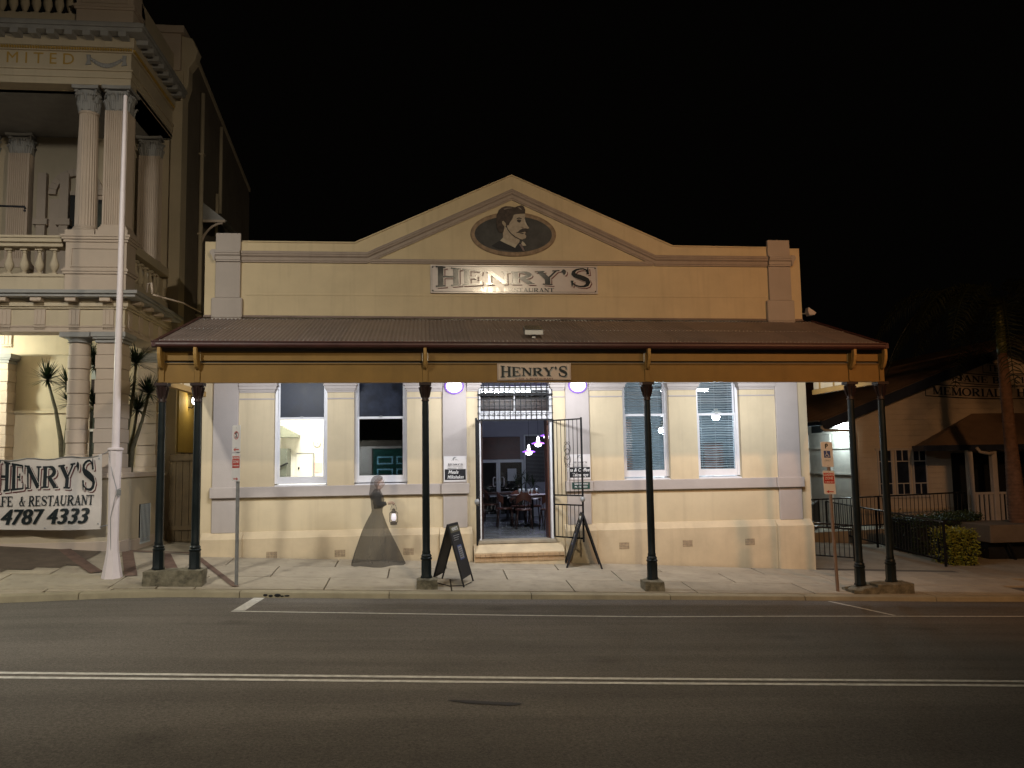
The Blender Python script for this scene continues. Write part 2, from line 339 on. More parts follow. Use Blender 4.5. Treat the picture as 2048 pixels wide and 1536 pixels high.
# ---- hand-drawn serif lettering: each letter is a set of tapered strokes in a box 1 high
def arc(cx, cy, rx, ry, a0, a1, n=10): return [(cx + rx * math.cos(math.radians(a0 + (a1 - a0) * i / n)), cy + ry * math.sin(math.radians(a0 + (a1 - a0) * i / n))) for i in range(n + 1)]
K, T_, SF = .22, .085, .075
def _w(n, lo, hi): return [lo + (hi - lo) * math.sin(PI * i / (n - 1)) for i in range(n)]
def glyphs():
    G = {}
    def st(x, y0=0, y1=1, w=K): return ([(x, y0), (x, y1)], w)
    def sf(x, y, h=.20): yy = SF / 2 if y == 0 else 1 - SF / 2; return ([(x - h, yy), (x + h, yy)], SF)
    def hb(x0, x1, y, w=T_): return ([(x0, y), (x1, y)], w)
    def tk(x, y0, y1): return ([(x, y0), (x, y1)], [.03, .10])
    G['H'] = (1.05, [st(.22), st(.83), hb(.22, .83, .5), sf(.22, 0), sf(.22, 1), sf(.83, 0), sf(.83, 1)])
    G['E'] = (.92, [st(.22), hb(.04, .8, .0375, SF), hb(.04, .8, .9625, SF), hb(.22, .6, .5), tk(.79, .3, .02), tk(.79, .7, .98), tk(.6, .5, .64), tk(.6, .5, .36)])
    G['F'] = (.86, [st(.22), hb(.04, .8, .9625, SF), hb(.22, .58, .5), sf(.22, 0), tk(.79, .68, .98), tk(.6, .5, .64), tk(.6, .5, .36)])
    G['L'] = (.84, [st(.22), hb(.04, .8, .0375, SF), sf(.22, 1), tk(.79, .35, .02)])
    G['N'] = (1.05, [st(.2, w=.1), st(.86, w=.1), ([(.2, .96), (.86, .04)], K), sf(.14, 1, .14), sf(.2, 0, .15), sf(.86, 1, .15)])
    G['M'] = (1.2, [st(.18, w=.1), st(1.0, w=K), ([(.2, .97), (.58, .05)], K * .95), ([(.95, .97), (.58, .05)], .09), sf(.18, 0, .15), sf(1.0, 0, .18), sf(.14, 1, .12), sf(1.04, 1, .14)])
    bw = arc(.42, .735, .36, .228, 90, -90); G['P'] = (.9, [st(.22), sf(.22, 0), sf(.15, 1, .1), ([(.2, .963)] + bw + [(.2, .507)], [SF] + _w(11, SF, K) + [SF])])
    G['R'] = (1.02, G['P'][1] + [([(.46, .5), (.84, .04)], K), ([(.7, SF / 2), (1.0, SF / 2)], SF)])
    b2 = arc(.44, .265, .38, .228, 90, -90)
    G['B'] = (.98, [st(.22), sf(.15, 0, .1), sf(.15, 1, .1), ([(.2, .963)] + arc(.42, .75, .33, .213, 90, -90) + [(.2, .537)], [SF] + _w(11, SF, K * .9) + [SF]), ([(.22, .5)] + b2 + [(.2, .037)], [SF] + _w(11, SF, K) + [SF])])
    G['D'] = (1.05, [st(.22), sf(.15, 0, .1), sf(.15, 1, .1), ([(.2, .963)] + arc(.42, .5, .5, .463, 90, -90, 14) + [(.2, .037)], [SF] + _w(15, SF, K) + [SF])])
    G['O'] = (1.1, [(arc(.54, .5, .43, .46, 90, 450, 24), [SF + (K - SF) * abs(math.sin(2 * PI * i / 24)) for i in range(25)])])
    G['C'] = (1.02, [(arc(.54, .5, .43, .46, 50, 310, 18), _w(19, .06, K)), ([(.84, .62), (.84, .98)], [.03, .08]), ([(.84, .33), (.84, .12)], [.03, .07])])
    G['G'] = (1.08, [(arc(.54, .5, .43, .46, 50, 320, 18), _w(19, .06, K)), ([(.84, .62), (.84, .98)], [.03, .08]), st(.86, .05, .42, K * .8), hb(.66, 1.02, .43, SF)])
    G['Y'] = (1.0, [([(.2, .96), (.52, .42)], K), ([(.88, .96), (.52, .42)], .09), st(.52, 0, .46), sf(.52, 0), sf(.2, 1, .2), sf(.87, 1, .15)])
    G['T'] = (.95, [st(.48), hb(.04, .92, .9625, SF), sf(.48, 0), tk(.06, .7, .98), tk(.9, .7, .98)])
    G['I'] = (.5, [st(.25), sf(.25, 0), sf(.25, 1)])
    G['A'] = (1.02, [([(.2, .03), (.5, .98)], .09), ([(.84, .03), (.5, .98)], K), hb(.3, .72, .33, .08), sf(.18, 0, .15), sf(.84, 0, .18)])
    G['U'] = (1.05, [([(.22, .97), (.22, .35)] + arc(.53, .35, .31, .3, 180, 360, 10) + [(.84, .97)], [K, K] + [K + (.1 - K) * i / 10 for i in range(11)] + [.1]), sf(.22, 1), sf(.84, 1, .15)])
    G['J'] = (.7, [([(.48, .97), (.48, .25)] + arc(.28, .25, .2, .2, 0, -150, 8), [K, K] + [K + (.1 - K) * i / 8 for i in range(9)]), sf(.48, 1)])
    sp = [(.80, .76), (.74, .88), (.62, .95), (.48, .955), (.33, .92), (.22, .83), (.21, .71), (.29, .61), (.45, .54), (.62, .46), (.76, .38), (.82, .27), (.77, .14), (.65, .06), (.5, .04), (.34, .06), (.22, .13), (.15, .24)]
    sw = [.07, .07, .07, .075, .10, .15, .19, .22, .24, .24, .22, .19, .15, .10, .075, .07, .07, .08]
    G['S'] = (.95, [(sp, sw), ([(.815, 1.0), (.805, .66)], [.03, .12]), ([(.145, 0), (.155, .34)], [.03, .12])])
    G["'"] = (.38, [(arc(.1, .78, .12, .17, 80, -40, 6), [.16, .19, .19, .16, .12, .08, .03])])
    G['&'] = (1.15, [([(1.0, .04), (.78, .1), (.45, .55), (.34, .72), (.36, .86), (.48, .94), (.6, .87), (.6, .74), (.48, .6), (.25, .45), (.16, .27), (.24, .1), (.45, .04), (.66, .1), (.85, .3), (.92, .48)],
                       [.07, .16, .2, .16, .12, .08, .08, .1, .1, .14, .19, .15, .08, .07, .07, .07]), hb(.78, 1.06, .5, .06)])
    G['Z'] = (.9, [hb(.1, .8, .96, SF), hb(.1, .84, .04, SF), ([(.76, .94), (.16, .06)], K)])
    G[' '] = (.45, [])
    return G
GL = glyphs()
def letters(mb, s, x0, x1, y, bot, top, face=-1, shift=(0, 0), step=.0004):
    """draw s between x0 and x1 on the plane Y=y; bot(t)/top(t) give the z of the base and cap line"""
    W = sum(GL[c][0] for c in s); x = 0; kk = 0
    for c in s:
        adv, ss = GL[c]
        for pts, w in ss:
            n = len(pts); ws = w if isinstance(w, list) else [w] * n; L_ = []; R_ = []
            for i, (px, py) in enumerate(pts):
                ax, ay = pts[max(i - 1, 0)]; bx, by = pts[min(i + 1, n - 1)]
                dx, dy = bx - ax, by - ay; l = math.hypot(dx, dy) or 1; nx, ny = -dy / l * ws[i] / 2, dx / l * ws[i] / 2
                L_.append((px + nx, py + ny)); R_.append((px - nx, py - ny))
            v = []
            for q in L_ + R_:
                t = (x + q[0]) / W; z0, z1 = bot(t), top(t)
                v.append((x0 + (x1 - x0) * t + shift[0], y - kk * step, z0 + (z1 - z0) * q[1] + shift[1]))
            mb.add(v, [(i, i + n, i + n + 1, i + 1) for i in range(n - 1)])
            kk = (kk + 1) % 9
        x += adv
    return mb
def henrys(parent, x0, x1, y, z0, z1, sag=.16, ink='ink', shadow='inkr', white=None, d=None):
    """the arched shop lettering: outer letters tall, middle letters short, with a drop shadow"""
    h = z1 - z0
    def hump(t): return 1 - (2 * t - 1) ** 2
    top = lambda t: z1 - sag * h * hump(t) ** 1.2
    bot = lambda t: z0 + sag * .75 * h * hump(t) ** 1.2
    d = d or h * .07
    if shadow:
        a = obj('letter_shadow', letters(MB(), "HENRY'S", x0, x1, y - .001, bot, top, shift=(d * 1.25, -d)), shadow, parent)
    if white:
        obj('letter_outline', letters(MB(), "HENRY'S", x0, x1, y - .006, bot, top, shift=(d * .6, -d * .5)), white, parent)
    return obj('lettering', letters(MB(), "HENRY'S", x0, x1, y - .012, bot, top), ink, parent)
def plain(parent, name, s, x0, x1, y, z0, z1, m):
    return obj(name, letters(MB(), s, x0, x1, y, lambda t: z0, lambda t: z1), m, parent)

# ------------------------------------------------------------------ ground levels
G0 = [(-30, 1.6), (-12, .52), (-8.12, .28), (-6.14, .12), (-4.3, -.02), (.08, -.22), (3.55, -.36), (8.02, -.63), (13, -.86), (20, -1.0), (60, -1.9)]
G3 = [(-30, .55), (-12, -.05), (-6.6, -.20), (-4.5, -.235), (1.43, -.47), (5.5, -.63), (9, -.76), (20, -1.12), (60, -2.4)]
def gz(x, y):
    t = -y / 3.05; a = lerp(G0, x)
    if t <= 0: return a + .012 * min(y, 8)
    return a + (lerp(G3, x) - a) * min(t, 1)
def gut(x): return lerp([(-60, 1.4), (-12, -.14), (-6.6, -.32), (-4.5, -.325), (1.42, -.555), (5.5, -.70), (8.95, -.84), (20, -1.22), (60, -2.55)], x)
def rd(x, y): return gut(x) + .04 * min(max(-3.1 - y, 0), 6.6) + .004 * max(-9.7 - y, 0)
def kerby(x): return lerp([(-60, -4.4), (-7.5, -3.55), (-5.9, -3.28), (-4.6, -3.08), (60, -3.08)], x)

# ================================================================== SETTING
def grid(xs, ys, fz):
    m = MB(); n = len(ys)
    m.v = [(x, y if not callable(y) else y(x), fz(x, y if not callable(y) else y(x))) for x in xs for y in ys]
    m.f = [(i * n + j, (i + 1) * n + j, (i + 1) * n + j + 1, i * n + j + 1) for i in range(len(xs) - 1) for j in range(n - 1)]
    return m
XS = [-60, -45, -30, -20] + [-16 + i for i in range(0, 38)] + [24, 30, 45, 60]
ground = obj('ground', grid(XS, [-2.9, -1.5, -.4, 1, 4, 8, 20, 60], lambda x, y: gz(x, y) - .075), 'conc3'); ground['kind'] = 'structure'
road = obj('road', grid(XS, [-60, -40, -28, -20, -15, -12, -9.7, -7.5, -5.5, -4.2, lambda x: kerby(x)], rd), 'road', smooth=2); road['kind'] = 'structure'

def strip(mb, pts, wid, dz=.004):
    """painted strip following (x,y) points, wid measured across"""
    n = len(pts); v = []
    for i, (x, y) in enumerate(pts):
        a = pts[max(i - 1, 0)]; b = pts[min(i + 1, n - 1)]; dx, dy = b[0] - a[0], b[1] - a[1]; l = math.hypot(dx, dy)
        nx, ny = -dy / l * wid / 2, dx / l * wid / 2
        v += [(x + nx, y + ny, rd(x + nx, y + ny) + dz), (x - nx, y - ny, rd(x - nx, y - ny) + dz)]
    return mb.add(v, [(2 * i + 1, 2 * i + 3, 2 * i + 2, 2 * i) for i in range(n - 1)])
for k, off in enumerate((-.045, -.235)):
    s = obj('road_marking', strip(MB(), [(x, -8.72 - .060 * (x + 3.89) + off) for x in range(-30, 41)], .085), 'wht'); s['kind'] = 'structure'
PY = [(-2.75, -4.66), (3.2, -5.08), (7.07, -4.95), (9.2, -4.88), (22, -4.5)]
s = obj('parking_line', strip(MB(), [(-2.75 + .5 * i, lerp(PY, -2.75 + .5 * i)) for i in range(50)], .075), 'wht'); s['kind'] = 'structure'
s = obj('parking_line', strip(MB(), [(-2.66, -2.98 - .12), (-2.66, -3.9), (-2.66, -4.60)], .17, .005), 'wht'); s['kind'] = 'structure'
s = obj('parking_line', strip(MB(), [(6.87, -3.2), (6.97, -4.0), (7.06, -4.88)], .07, .005), 'wht'); s['kind'] = 'structure'
# a dark tar patch on the near lane
tp = MB(); tp.v = [(.48 + .28 * math.cos(a) * (1 + .2 * math.sin(3 * a)), -9.95 + .06 * math.sin(a) * (1 + .3 * math.cos(2 * a)) - .06 * math.cos(a), 0) for a in [2 * PI * i / 20 for i in range(20)]]
tp.v = [(x, y, rd(x, y) + .005) for x, y, z in tp.v]; tp.f = [tuple(range(20))]
o = obj('tar_patch', tp, mat('tar', (.022, .019, .017), .6, .3, 9, .2)); o['kind'] = 'structure'

# footpath: a bed with the joints' dirt, and slabs laid on it
foot = obj('footpath', grid([-16 + i * .5 for i in range(56)], [lambda x: kerby(x) + .05, -2.2, -1.1, 0, .35], lambda x, y: gz(x, y) - .038), 'joint'); foot['kind'] = 'structure'
def slab(x0, x1, y0, y1, m, name='paving_slab', lift=0., parent=None, skew=0):
    g = .011; x0 += g; x1 -= g; y0 += g; y1 -= g
    dz = random.uniform(-.003, .003) + lift; mb = MB()
    P = [(x0, y0), (x1, y0), (x1, y1), (x0, y1)]
    v = [(x, y, gz(x, y) - .09) for x, y in P] + [(x, y, gz(x, y) + dz) for x, y in P]
    mb.add(v, [(0, 3, 2, 1), (4, 5, 6, 7), (0, 1, 5, 4), (1, 2, 6, 5), (2, 3, 7, 6), (3, 0, 4, 7)])
    return obj(name, mb, m, parent or foot, bev=.006)
def row(js, y0, y1):
    for a, b in zip(js[:-1], js[1:]): slab(a, b, y0, y1, random.choice(['conc', 'conc', 'conc2', 'conc3']))
row([-4.35, -3.70, -1.70, .39, 2.55, 4.6, 6.7, 8.6, 10.7, 12.8], -.93, -.16)
row([-4.35, -2.72, -.68, 1.47, 3.58, 5.73, 7.8, 9.8, 11.9], -1.88, -.93)
row([-4.35, -3.75, -1.68, .43, 2.53, 4.68, 6.8, 8.9, 11.0], -2.84, -1.88)
# left of the cafe: pale concrete bays with red paver bands laid across them
xl = [-15.5, -13.2, -11, -8.9, -7.3, -5.75, -4.35]
row(xl, -.93, .0); row([-15.5, -12.2, -10, -8.2, -6.4, -4.35], -1.88, -.93); row([-15.5, -13.4, -11.3, -9.2, -7.0, -5.1, -4.35], -2.84, -1.88)
for x in range(-15, -4): slab(x, min(x + 1, -4.6), kerby(x + .5) + .22, -2.84, 'conc2')
def band(a, b, wid, m, name='paver_band', dz=.014):
    n = 14; dx, dy = b[0] - a[0], b[1] - a[1]; l = math.hypot(dx, dy); nx, ny = -dy / l * wid / 2, dx / l * wid / 2; mb = MB(); v = []
    for i in range(n + 1):
        x = a[0] + dx * i / n; y = a[1] + dy * i / n
        v += [(x + nx, y + ny, gz(x + nx, y + ny) + dz), (x - nx, y - ny, gz(x - nx, y - ny) + dz)]
    mb.add(v, [(2 * i, 2 * i + 1, 2 * i + 3, 2 * i + 2) if dy > 0 else (2 * i + 1, 2 * i + 3, 2 * i + 2, 2 * i) for i in range(n)])
    for i, q in enumerate(mb.f):
        pass
    return obj(name, mb, m, foot)
band((-4.33, -.35), (-3.12, -2.72), .11, 'redpave')
band((-5.05, -.05), (-4.38, -1.75), .20, 'redpave')
band((-5.75, -.05), (-5.02, -2.0), .20, 'redpave')
band((-6.9, -.1), (-5.68, -1.75), .22, 'redpave')
band((-4.4, .18), (-5.75, .05), .16, 'redpave')
# dark paved apron before the bank steps
mb = MB(); P = [(-15, -1.95), (-7.0, -1.75), (-6.0, -1.35), (-7.0, -.12), (-15, -.12)]
for i in range(44):
    for j in range(9):
        x0_ = -15 + i * .2; y0_ = -1.83 + j * .19
        if y0_ < -1.83 + max(0, (x0_ + 7.2)) * .55: continue
        q = [(x0_, y0_), (x0_ + .2, y0_), (x0_ + .2, y0_ + .19), (x0_, y0_ + .19)]; mb.add([(a_, b_, gz(a_, b_) + .012) for a_, b_ in q], [(0, 1, 2, 3)])
obj('paved_apron', mb, 'darkpave', foot)

kerb = obj('kerb_bed', grid([-16 + i for i in range(60)], [lambda x: kerby(x) + .03, lambda x: kerby(x) + .2], lambda x, y: gz(x, -3.05) - .05), 'joint'); kerb['kind'] = 'structure'
jx = [-16, -12.9, -10.3, -7.8, -5.4, -2.98, -.6, 1.75, 4.12, 6.5, 8.9, 11.3, 13.7, 16.1, 19, 22, 26, 30]
for a, b in zip(jx[:-1], jx[1:]):
    mb = MB(); n = 5; v = []
    for i in range(n + 1):
        x = a + .006 + (b - a - .012) * i / n; ky = kerby(x); t = gz(x, -3.05) + .004; g = gut(x)
        v += [(x, ky + .22, t - .12), (x, ky + .22, t), (x, ky + .045, t), (x, ky + .012, t - .014), (x, ky, t - .045), (x, ky - .02, g - .04)]
    mb.v = v
    for i in range(n):
        for j in range(5): mb.f.append((i * 6 + j, i * 6 + j + 1, (i + 1) * 6 + j + 1, (i + 1) * 6 + j))
    mb.f += [tuple(range(5, -1, -1)), tuple(range(n * 6, n * 6 + 6))]
    mb.f = [q[::-1] for q in mb.f]
    obj('kerb_stone', mb, 'kerb', kerb, smooth=1)
# broken stormwater outlet in the kerb
mb = MB()
for i in range(5):
    x = -2.56 + .085 * i; r = .035 * (1 - .15 * (i % 2)); y = kerby(x) + .03
    mb.ball((x + random.uniform(-.02, .02), y - .035, gz(x, -3.05) - .045 - .012 * i % .02), .05 * random.uniform(.5, 1.1), .012, r * random.uniform(.4, 1.0), 8, 5)
obj('kerb_outlet', mb, 'dark', kerb)

# ================================================================== CAFE BUILDING
cafe = thing('cafe_building', 'single-storey cream rendered cafe with a gabled parapet, tall windows and an open double door', 'building', (1.9, 0, -.3))
XL, XR = -4.41, 8.17
OP = {'w1': (-3.01, -1.96, 1.24, 3.62), 'w2': (-1.43, -.36, 1.24, 3.62), 'd': (1.09, 2.64, .12, 3.56), 'w3': (4.13, 5.13, 1.25, 3.62), 'w4': (5.73, 6.68, 1.25, 3.62)}
mb = MB(); ops = sorted(OP.values()); x = XL
for o_ in ops:
    mb.box(x, o_[0], 0, .34, -1.4, 3.62); mb.box(o_[0], o_[1], 0, .34, -1.4, o_[2]); x = o_[1]
    if o_[3] < 3.62: mb.box(o_[0], o_[1], 0, .34, o_[3], 3.62)
mb.box(x, XR, 0, .34, -1.4, 3.62)
mb.prism([(XL, 3.62), (XR, 3.62), (XR, 6.26), (5.33, 6.27), (1.86, 7.76), (-1.42, 6.26), (XL, 6.26)], 0, .34)
mb.box(XL, XL + .3, .34, 9, -1.4, 5.2); mb.box(XR - .3, XR, .34, 9, -1.4, 5.2); mb.box(XL, XR, 8.7, 9, -1.4, 5.2)
obj('wall', mb, 'cream', cafe)
mb = MB()  # low iron roof behind the parapet
mb.prism([(XL + .05, 4.9), (XR - .05, 4.9), (1.88, 6.0)], .4, 9.0); obj('roof', mb, 'roof', cafe)
# piers' lilac pilasters
def pil(x0, x1, z0, z1, m='lilac', y=-.05, b=.012): return obj('pilaster', MB().box(x0, x1, y, .02, z0, z1), m, cafe, bev=b)
pil(-4.19, -3.70, .40, 4.70); pil(.36, .85, .40, 4.55); pil(2.91, 3.41, .40, 4.55); pil(7.46, 7.96, .40, 4.70)
for a, b in ((-4.19, -3.70), (7.43, 7.93)):
    pil(a - .07, b + .05, 4.50, 5.10, y=-.085, b=.03); pil(a, b, 5.10, 6.43, y=-.06)
# sill band (stepping forward over the pilasters)
z0, z1 = 1.085, 1.295
for a, b, y in ((-4.22, -3.66, -.115), (-3.66, .32, -.075), (.32, .89, -.115), (2.87, 3.45, -.115), (3.45, 7.40, -.075), (7.40, 8.0, -.115)): obj('sill_band', MB().box(a + .001, b - .001, y, .01, z0, z1), 'lilac', cafe, bev=.012)
pass
# plinth with splayed top, deeper under the pilasters
def plinth(x0, x1, yb):
    obj('plinth', MB().prism([(.0, -1.4), (yb, -1.4), (yb, .285), (yb + .015, .30), (-.03, .41), (0, .415)], x0, x1, 'x'), 'creamd', cafe, bev=.006)
plinth(-4.37, -3.58, -.17); plinth(-3.578, .28, -.11); plinth(.282, .94, -.17); plinth(2.84, 3.49, -.17); plinth(3.492, 7.34, -.11); plinth(7.342, 8.13, -.17)
# cornice across the parapet and the rake of the pediment
def prof_run(pts, prof, name, m):
    """sweep a (depth,height) profile along x,z points on the wall face"""
    mb = MB(); n = len(prof); v = []
    for i, (x, z) in enumerate(pts):
        for d, h in prof: v.append((x, -d, z + h))
    mb.v = v
    for i in range(len(pts) - 1):
        for j in range(n): mb.f.append((i * n + j, i * n + (j + 1) % n, (i + 1) * n + (j + 1) % n, (i + 1) * n + j))
    mb.f += [tuple(range(n - 1, -1, -1)), tuple((len(pts) - 1) * n + j for j in range(n))]
    return obj(name, mb, m, cafe)
CP = [(0, 0), (.035, 0), (.035, .03), (.05, .035), (.05, .10), (.085, .13), (.085, .16), (.10, .165), (.10, .185), (.075, .225), (0, .235)]
prof_run([(-3.69, 5.84), (-1.16, 5.84)], CP, 'cornice', 'mould'); prof_run([(4.93, 5.84), (7.42, 5.84)], CP, 'cornice', 'mould')
prof_run([(-1.16, 5.84), (1.86, 7.235), (4.93, 5.84)], CP, 'cornice', 'mould')
prof_run([(-1.10, 5.84), (4.87, 5.84)], [(0, 0), (.03, 0), (.03, .03), (.045, .04), (.045, .075), (.03, .095), (0, .10)], 'cornice', 'mould')
for a, b in ((-4.19, -3.70), (7.43, 7.93)):
    prof_run([(a - .0, 5.84), (b + .0, 5.84)], [(d + .06 if d else 0, h) for d, h in CP], 'pilaster_cap', 'lilac')
for s_, xx in ((-1, -4.19), (1, 7.93)):
    obj('pilaster_cap', MB().prism([(xx, 5.84), (xx + s_ * .03, 5.87), (xx + s_ * .05, 5.94), (xx + s_ * .085, 5.98), (xx + s_ * .10, 6.03), (xx + s_ * .06, 6.075), (xx, 6.075)], -.14, 0), 'lilac', cafe)
# faint rendered string line
obj('string_line', MB().box(-3.6, 7.4, -.008, 0, 5.16, 5.20), 'cream', cafe, bev=.003)
obj('parapet_coping', MB().prism([(-3.68, 6.262), (-1.42, 6.262), (1.86, 7.762), (5.33, 6.272), (7.42, 6.262), (7.42, 6.285), (5.335, 6.295), (1.86, 7.788), (-1.425, 6.286), (-3.68, 6.285)], -.025, .37), 'cream', cafe)
# capitals of the window piers
def capital(x0, x1, l=1, r=1, ret=.05):
    mb = MB()
    for d, h0, h1 in ((.03, 3.17, 3.205), (.05, 3.205, 3.235), (.085, 3.235, 3.30), (.12, 3.30, 3.335), (.10, 3.335, 3.40)):
        mb.box(x0 - (d * .7 if l else 0), x1 + (d * .7 if r else 0), -d, .12, h0, h1)
    mb.box(x0 - (.012 if l else 0), x1 + (.012 if r else 0), -.016, .1, 3.03, 3.06)
    return obj('pier_capital', mb, 'lilac', cafe, bev=.006)
capital(-3.69, -3.02, 0, 1); capital(-1.95, -1.44); capital(-.35, .355, 1, 0); capital(3.415, 4.12, 0, 1); capital(5.14, 5.72); capital(6.69, 7.455, 1, 0)
capital(.86, 1.08, 0, 1); capital(2.65, 2.90, 1, 0)
# hung sash windows
def sash(key, low, up):
    x0, x1, z0, z1 = OP[key]; fr = MB(); y = .13
    fw = .06
    fr.box(x0, x0 + fw, y - .02, .30, z0 + .1, z1); fr.box(x1 - fw, x1, y - .02, .30, z0 + .1, z1)
    wdw = obj('window', fr, 'white', cafe, bev=.004)
    obj('sill', MB().prism([(-.045, z0), (-.045, z0 + .035), (.10, z0 + .075), (.34, z0 + .10), (.34, z0)], x0 + .002, x1 - .002, 'x'), 'white', wdw, bev=.004)
    zm = 2.635
    mb = MB()  # lower sash
    mb.box(x0 + fw, x1 - fw, y, y + .04, z0 + .1, z0 + .24); mb.box(x0 + fw, x0 + fw + .035, y, y + .04, z0 + .24, zm); mb.box(x1 - fw - .035, x1 - fw, y, y + .04, z0 + .24, zm)
    mb.box(x0 + fw, x1 - fw, y - .002, y + .038, zm - .005, zm + .045)
    obj('sash', mb, 'white', wdw, bev=.004)
    mb = MB(); mb.box(x0 + fw, x0 + fw + .03, y + .05, y + .085, zm + .05, z1); mb.box(x1 - fw - .03, x1 - fw, y + .05, y + .085, zm + .05, z1)
    mb.box(x0 + fw, x1 - fw, y + .05, y + .085, z1 - .06, z1)
    obj('sash', mb, 'white', wdw, bev=.004)
    obj('pane', MB().box(x0 + fw + .035, x1 - fw - .035, y + .018, y + .022, z0 + .24, zm - .005), low, wdw)
    obj('pane', MB().box(x0 + fw + .03, x1 - fw - .03, y + .066, y + .070, zm + .045, z1 - .06), up, wdw)
    obj('sash_lock', MB().box((x0 + x1) / 2 - .03, (x0 + x1) / 2 + .03, y - .02, y, zm + .03, zm + .055), 'galv', wdw)
    # rendered reveal below the window stands on the band
    obj('apron', MB().box(x0 - .03, x1 + .03, -.055, .0, z0 - .005, z0 + .022), 'white', wdw)
    return wdw
M['glblack'] = mat('blacked_out_glass', (.013, .018, .032), .42, .6, 4, .03, 20, spec=.3)
sash('w1', 'glass', 'glblack'); sash('w2', 'glassd', 'glblack'); w3 = sash('w3', 'glass', 'glass'); w4 = sash('w4', 'glass', 'glass')
# dusty bloom on the blacked-out sash
# air vents in the plinth
for vx in (-3.01, -1.69, -.34, 4.06, 5.40, 6.74):
    zc = -.04 + (.01 if vx > 5 else 0); f = MB().box(vx - .105, vx + .105, -.114, -.10, zc - .068, zc + .068)
    v_ = obj('air_vent', f, 'gridm', cafe)
    h = MB()
    for i in range(7):
        for j in range(4): h.box(vx - .095 + i * .029, vx - .095 + i * .029 + .012, -.1155, -.112, zc - .057 + j * .031, zc - .057 + j * .031 + .014)
    obj('vent_holes', h, 'joint', v_)
# doorstep: cement tread on a row of bricks
st = obj('doorstep', MB().prism([(-.34, -.11), (-.34, -.085), (-.02, .055), (.34, .06), (.34, -.6), (-.33, -.6)], .96, 2.78, 'x'), 'creamd', cafe)
n = 17; bx = [.97 + (2.77 - .97) * i / n for i in range(n + 1)]
bm = None
for i in range(n):
    dz = random.uniform(-.002, .002)
    for (ya, yb, za, zb) in ((-.375, -.25, -.165 + dz, -.108 + dz), (-.352, -.25, -.26, -.172)):
        b_ = obj('brick', MB().box(bx[i] + .004, bx[i + 1] - .004, ya + random.uniform(-.003, .003), yb, za, zb), 'brick', st)
obj('threshold', MB().box(1.05, 2.68, -.05, .36, .06, .125), 'conc3', cafe, bev=.01)
# door frame, transom light and lintel
mb = MB(); mb.box(1.09, 1.145, .06, .2, .125, 3.56); mb.box(2.585, 2.64, .06, .2, .125, 3.56); mb.box(1.145, 2.585, .11, .2, 2.60, 2.76); mb.box(1.145, 2.585, .06, .2, 3.20, 3.28)
mb.box(1.84, 1.87, .08, .18, 2.76, 3.20)
df = obj('door_frame', mb, 'white', cafe, bev=.004)
obj('pane', MB().box(1.145, 1.84, .12, .124, 2.76, 3.20), 'glass', df); obj('pane', MB().box(1.87, 2.585, .12, .124, 2.76, 3.20), 'glass', df)
mb = MB()
for i in range(6): mb.box(1.15, 2.58, .15, .175, 3.06 + i * .03, 3.066 + i * .03)
obj('blind_slats', mb, 'slat', df)
obj('transom_board', MB().box(1.15, 2.58, .20, .215, 2.77, 3.01), 'woodd', df); obj('transom_board', MB().box(1.15, 2.58, .205, .22, 3.012, 3.24), 'dark', df)
# scrolled paint pattern bar under the transom
mb = MB()
for i in range(14):
    c = 1.22 + i * .1; mb.tube([(c + .035 * math.cos(a) * (1 - a / 9), .055, 2.68 + .035 * math.sin(a) * (1 - a / 9)) for a in [k * .6 for k in range(12)]], .004, 4)
obj('scroll_work', mb, 'black', df)
# open timber door leaves inside the frame
obj('door_leaf', MB().box(2.545, 2.585, .21, .62, .13, 2.60), 'wood', cafe, bev=.004)
dl = obj('door_leaf', MB().box(1.145, 1.19, .21, .93, .13, 2.60), 'woodd', cafe, bev=.004)
# fixed iron grille above the doorway
gr = MB()
for i in range(15): gx = 1.10 + i * (1.53 / 14); gr.box(gx - .009, gx + .009, -.04, -.022, 2.56, 3.40)
for z in (2.57, 2.72, 2.86, 3.0, 3.10, 3.25, 3.39): gr.box(1.08, 2.65, -.037, -.021, z - (.016 if z in (2.57, 3.10) else .006), z + (.016 if z in (2.57, 3.10) else .006))
obj('door_grille', gr, 'black', cafe)
# two folding security gates
def gate(hx, hy, ang, name='security_gate'):
    L_ = .78; ca, sa = math.cos(ang), math.sin(ang); P = lambda s, z, o=0: (hx + ca * s - sa * o, hy + sa * s + ca * o, z)
    mb = MB(); z0, z1 = .17, 2.56
    mb.bar(P(0, z0), P(0, z1), .035); mb.bar(P(L_, z0 - .06), P(L_, z1 + .02), .035)
    for z in (z0 + .01, .83, 1.02, z1 - .01): mb.bar(P(.017, z), P(L_ - .017, z), .022, .028)
    g = obj(name, mb, 'black', cafe)
    for i in range(1, 7):
        s_ = L_ * i / 7
        b = MB(); b.bar(P(s_, z0 + .02), P(s_, .82), .012); b.bar(P(s_, 1.03), P(s_, z1 - .02), .012); obj('bar', b, 'black', g)
    sc = MB(); cz = 1.85
    for sg in (-1, 1):
        for sd in (-1, 1):
            pts = [P(L_ / 2 + sd * (.05 + .035 * math.sin(t * 2.2)), cz + sg * (.02 + t * .13)) for t in [k / 8 for k in range(13)]]
            sc.tube(pts, .006, 5)
            sc.tube([P(L_ / 2 + sd * (.04 + .03 * math.cos(a)), cz + sg * .22 + .03 * math.sin(a)) for a in [k * .7 for k in range(8)]], .005, 5)
        sc.tube([P(L_ / 2 + .055 * math.cos(a), cz + .055 * math.sin(a) + sg * .055) for a in [k * PI / 6 for k in range(13)]], .006, 5)
    obj('scroll_work', sc, 'black', g)
    obj('lock', MB().ball(P(L_, .95), .05, .05, .06, 8, 6), 'galv', g)
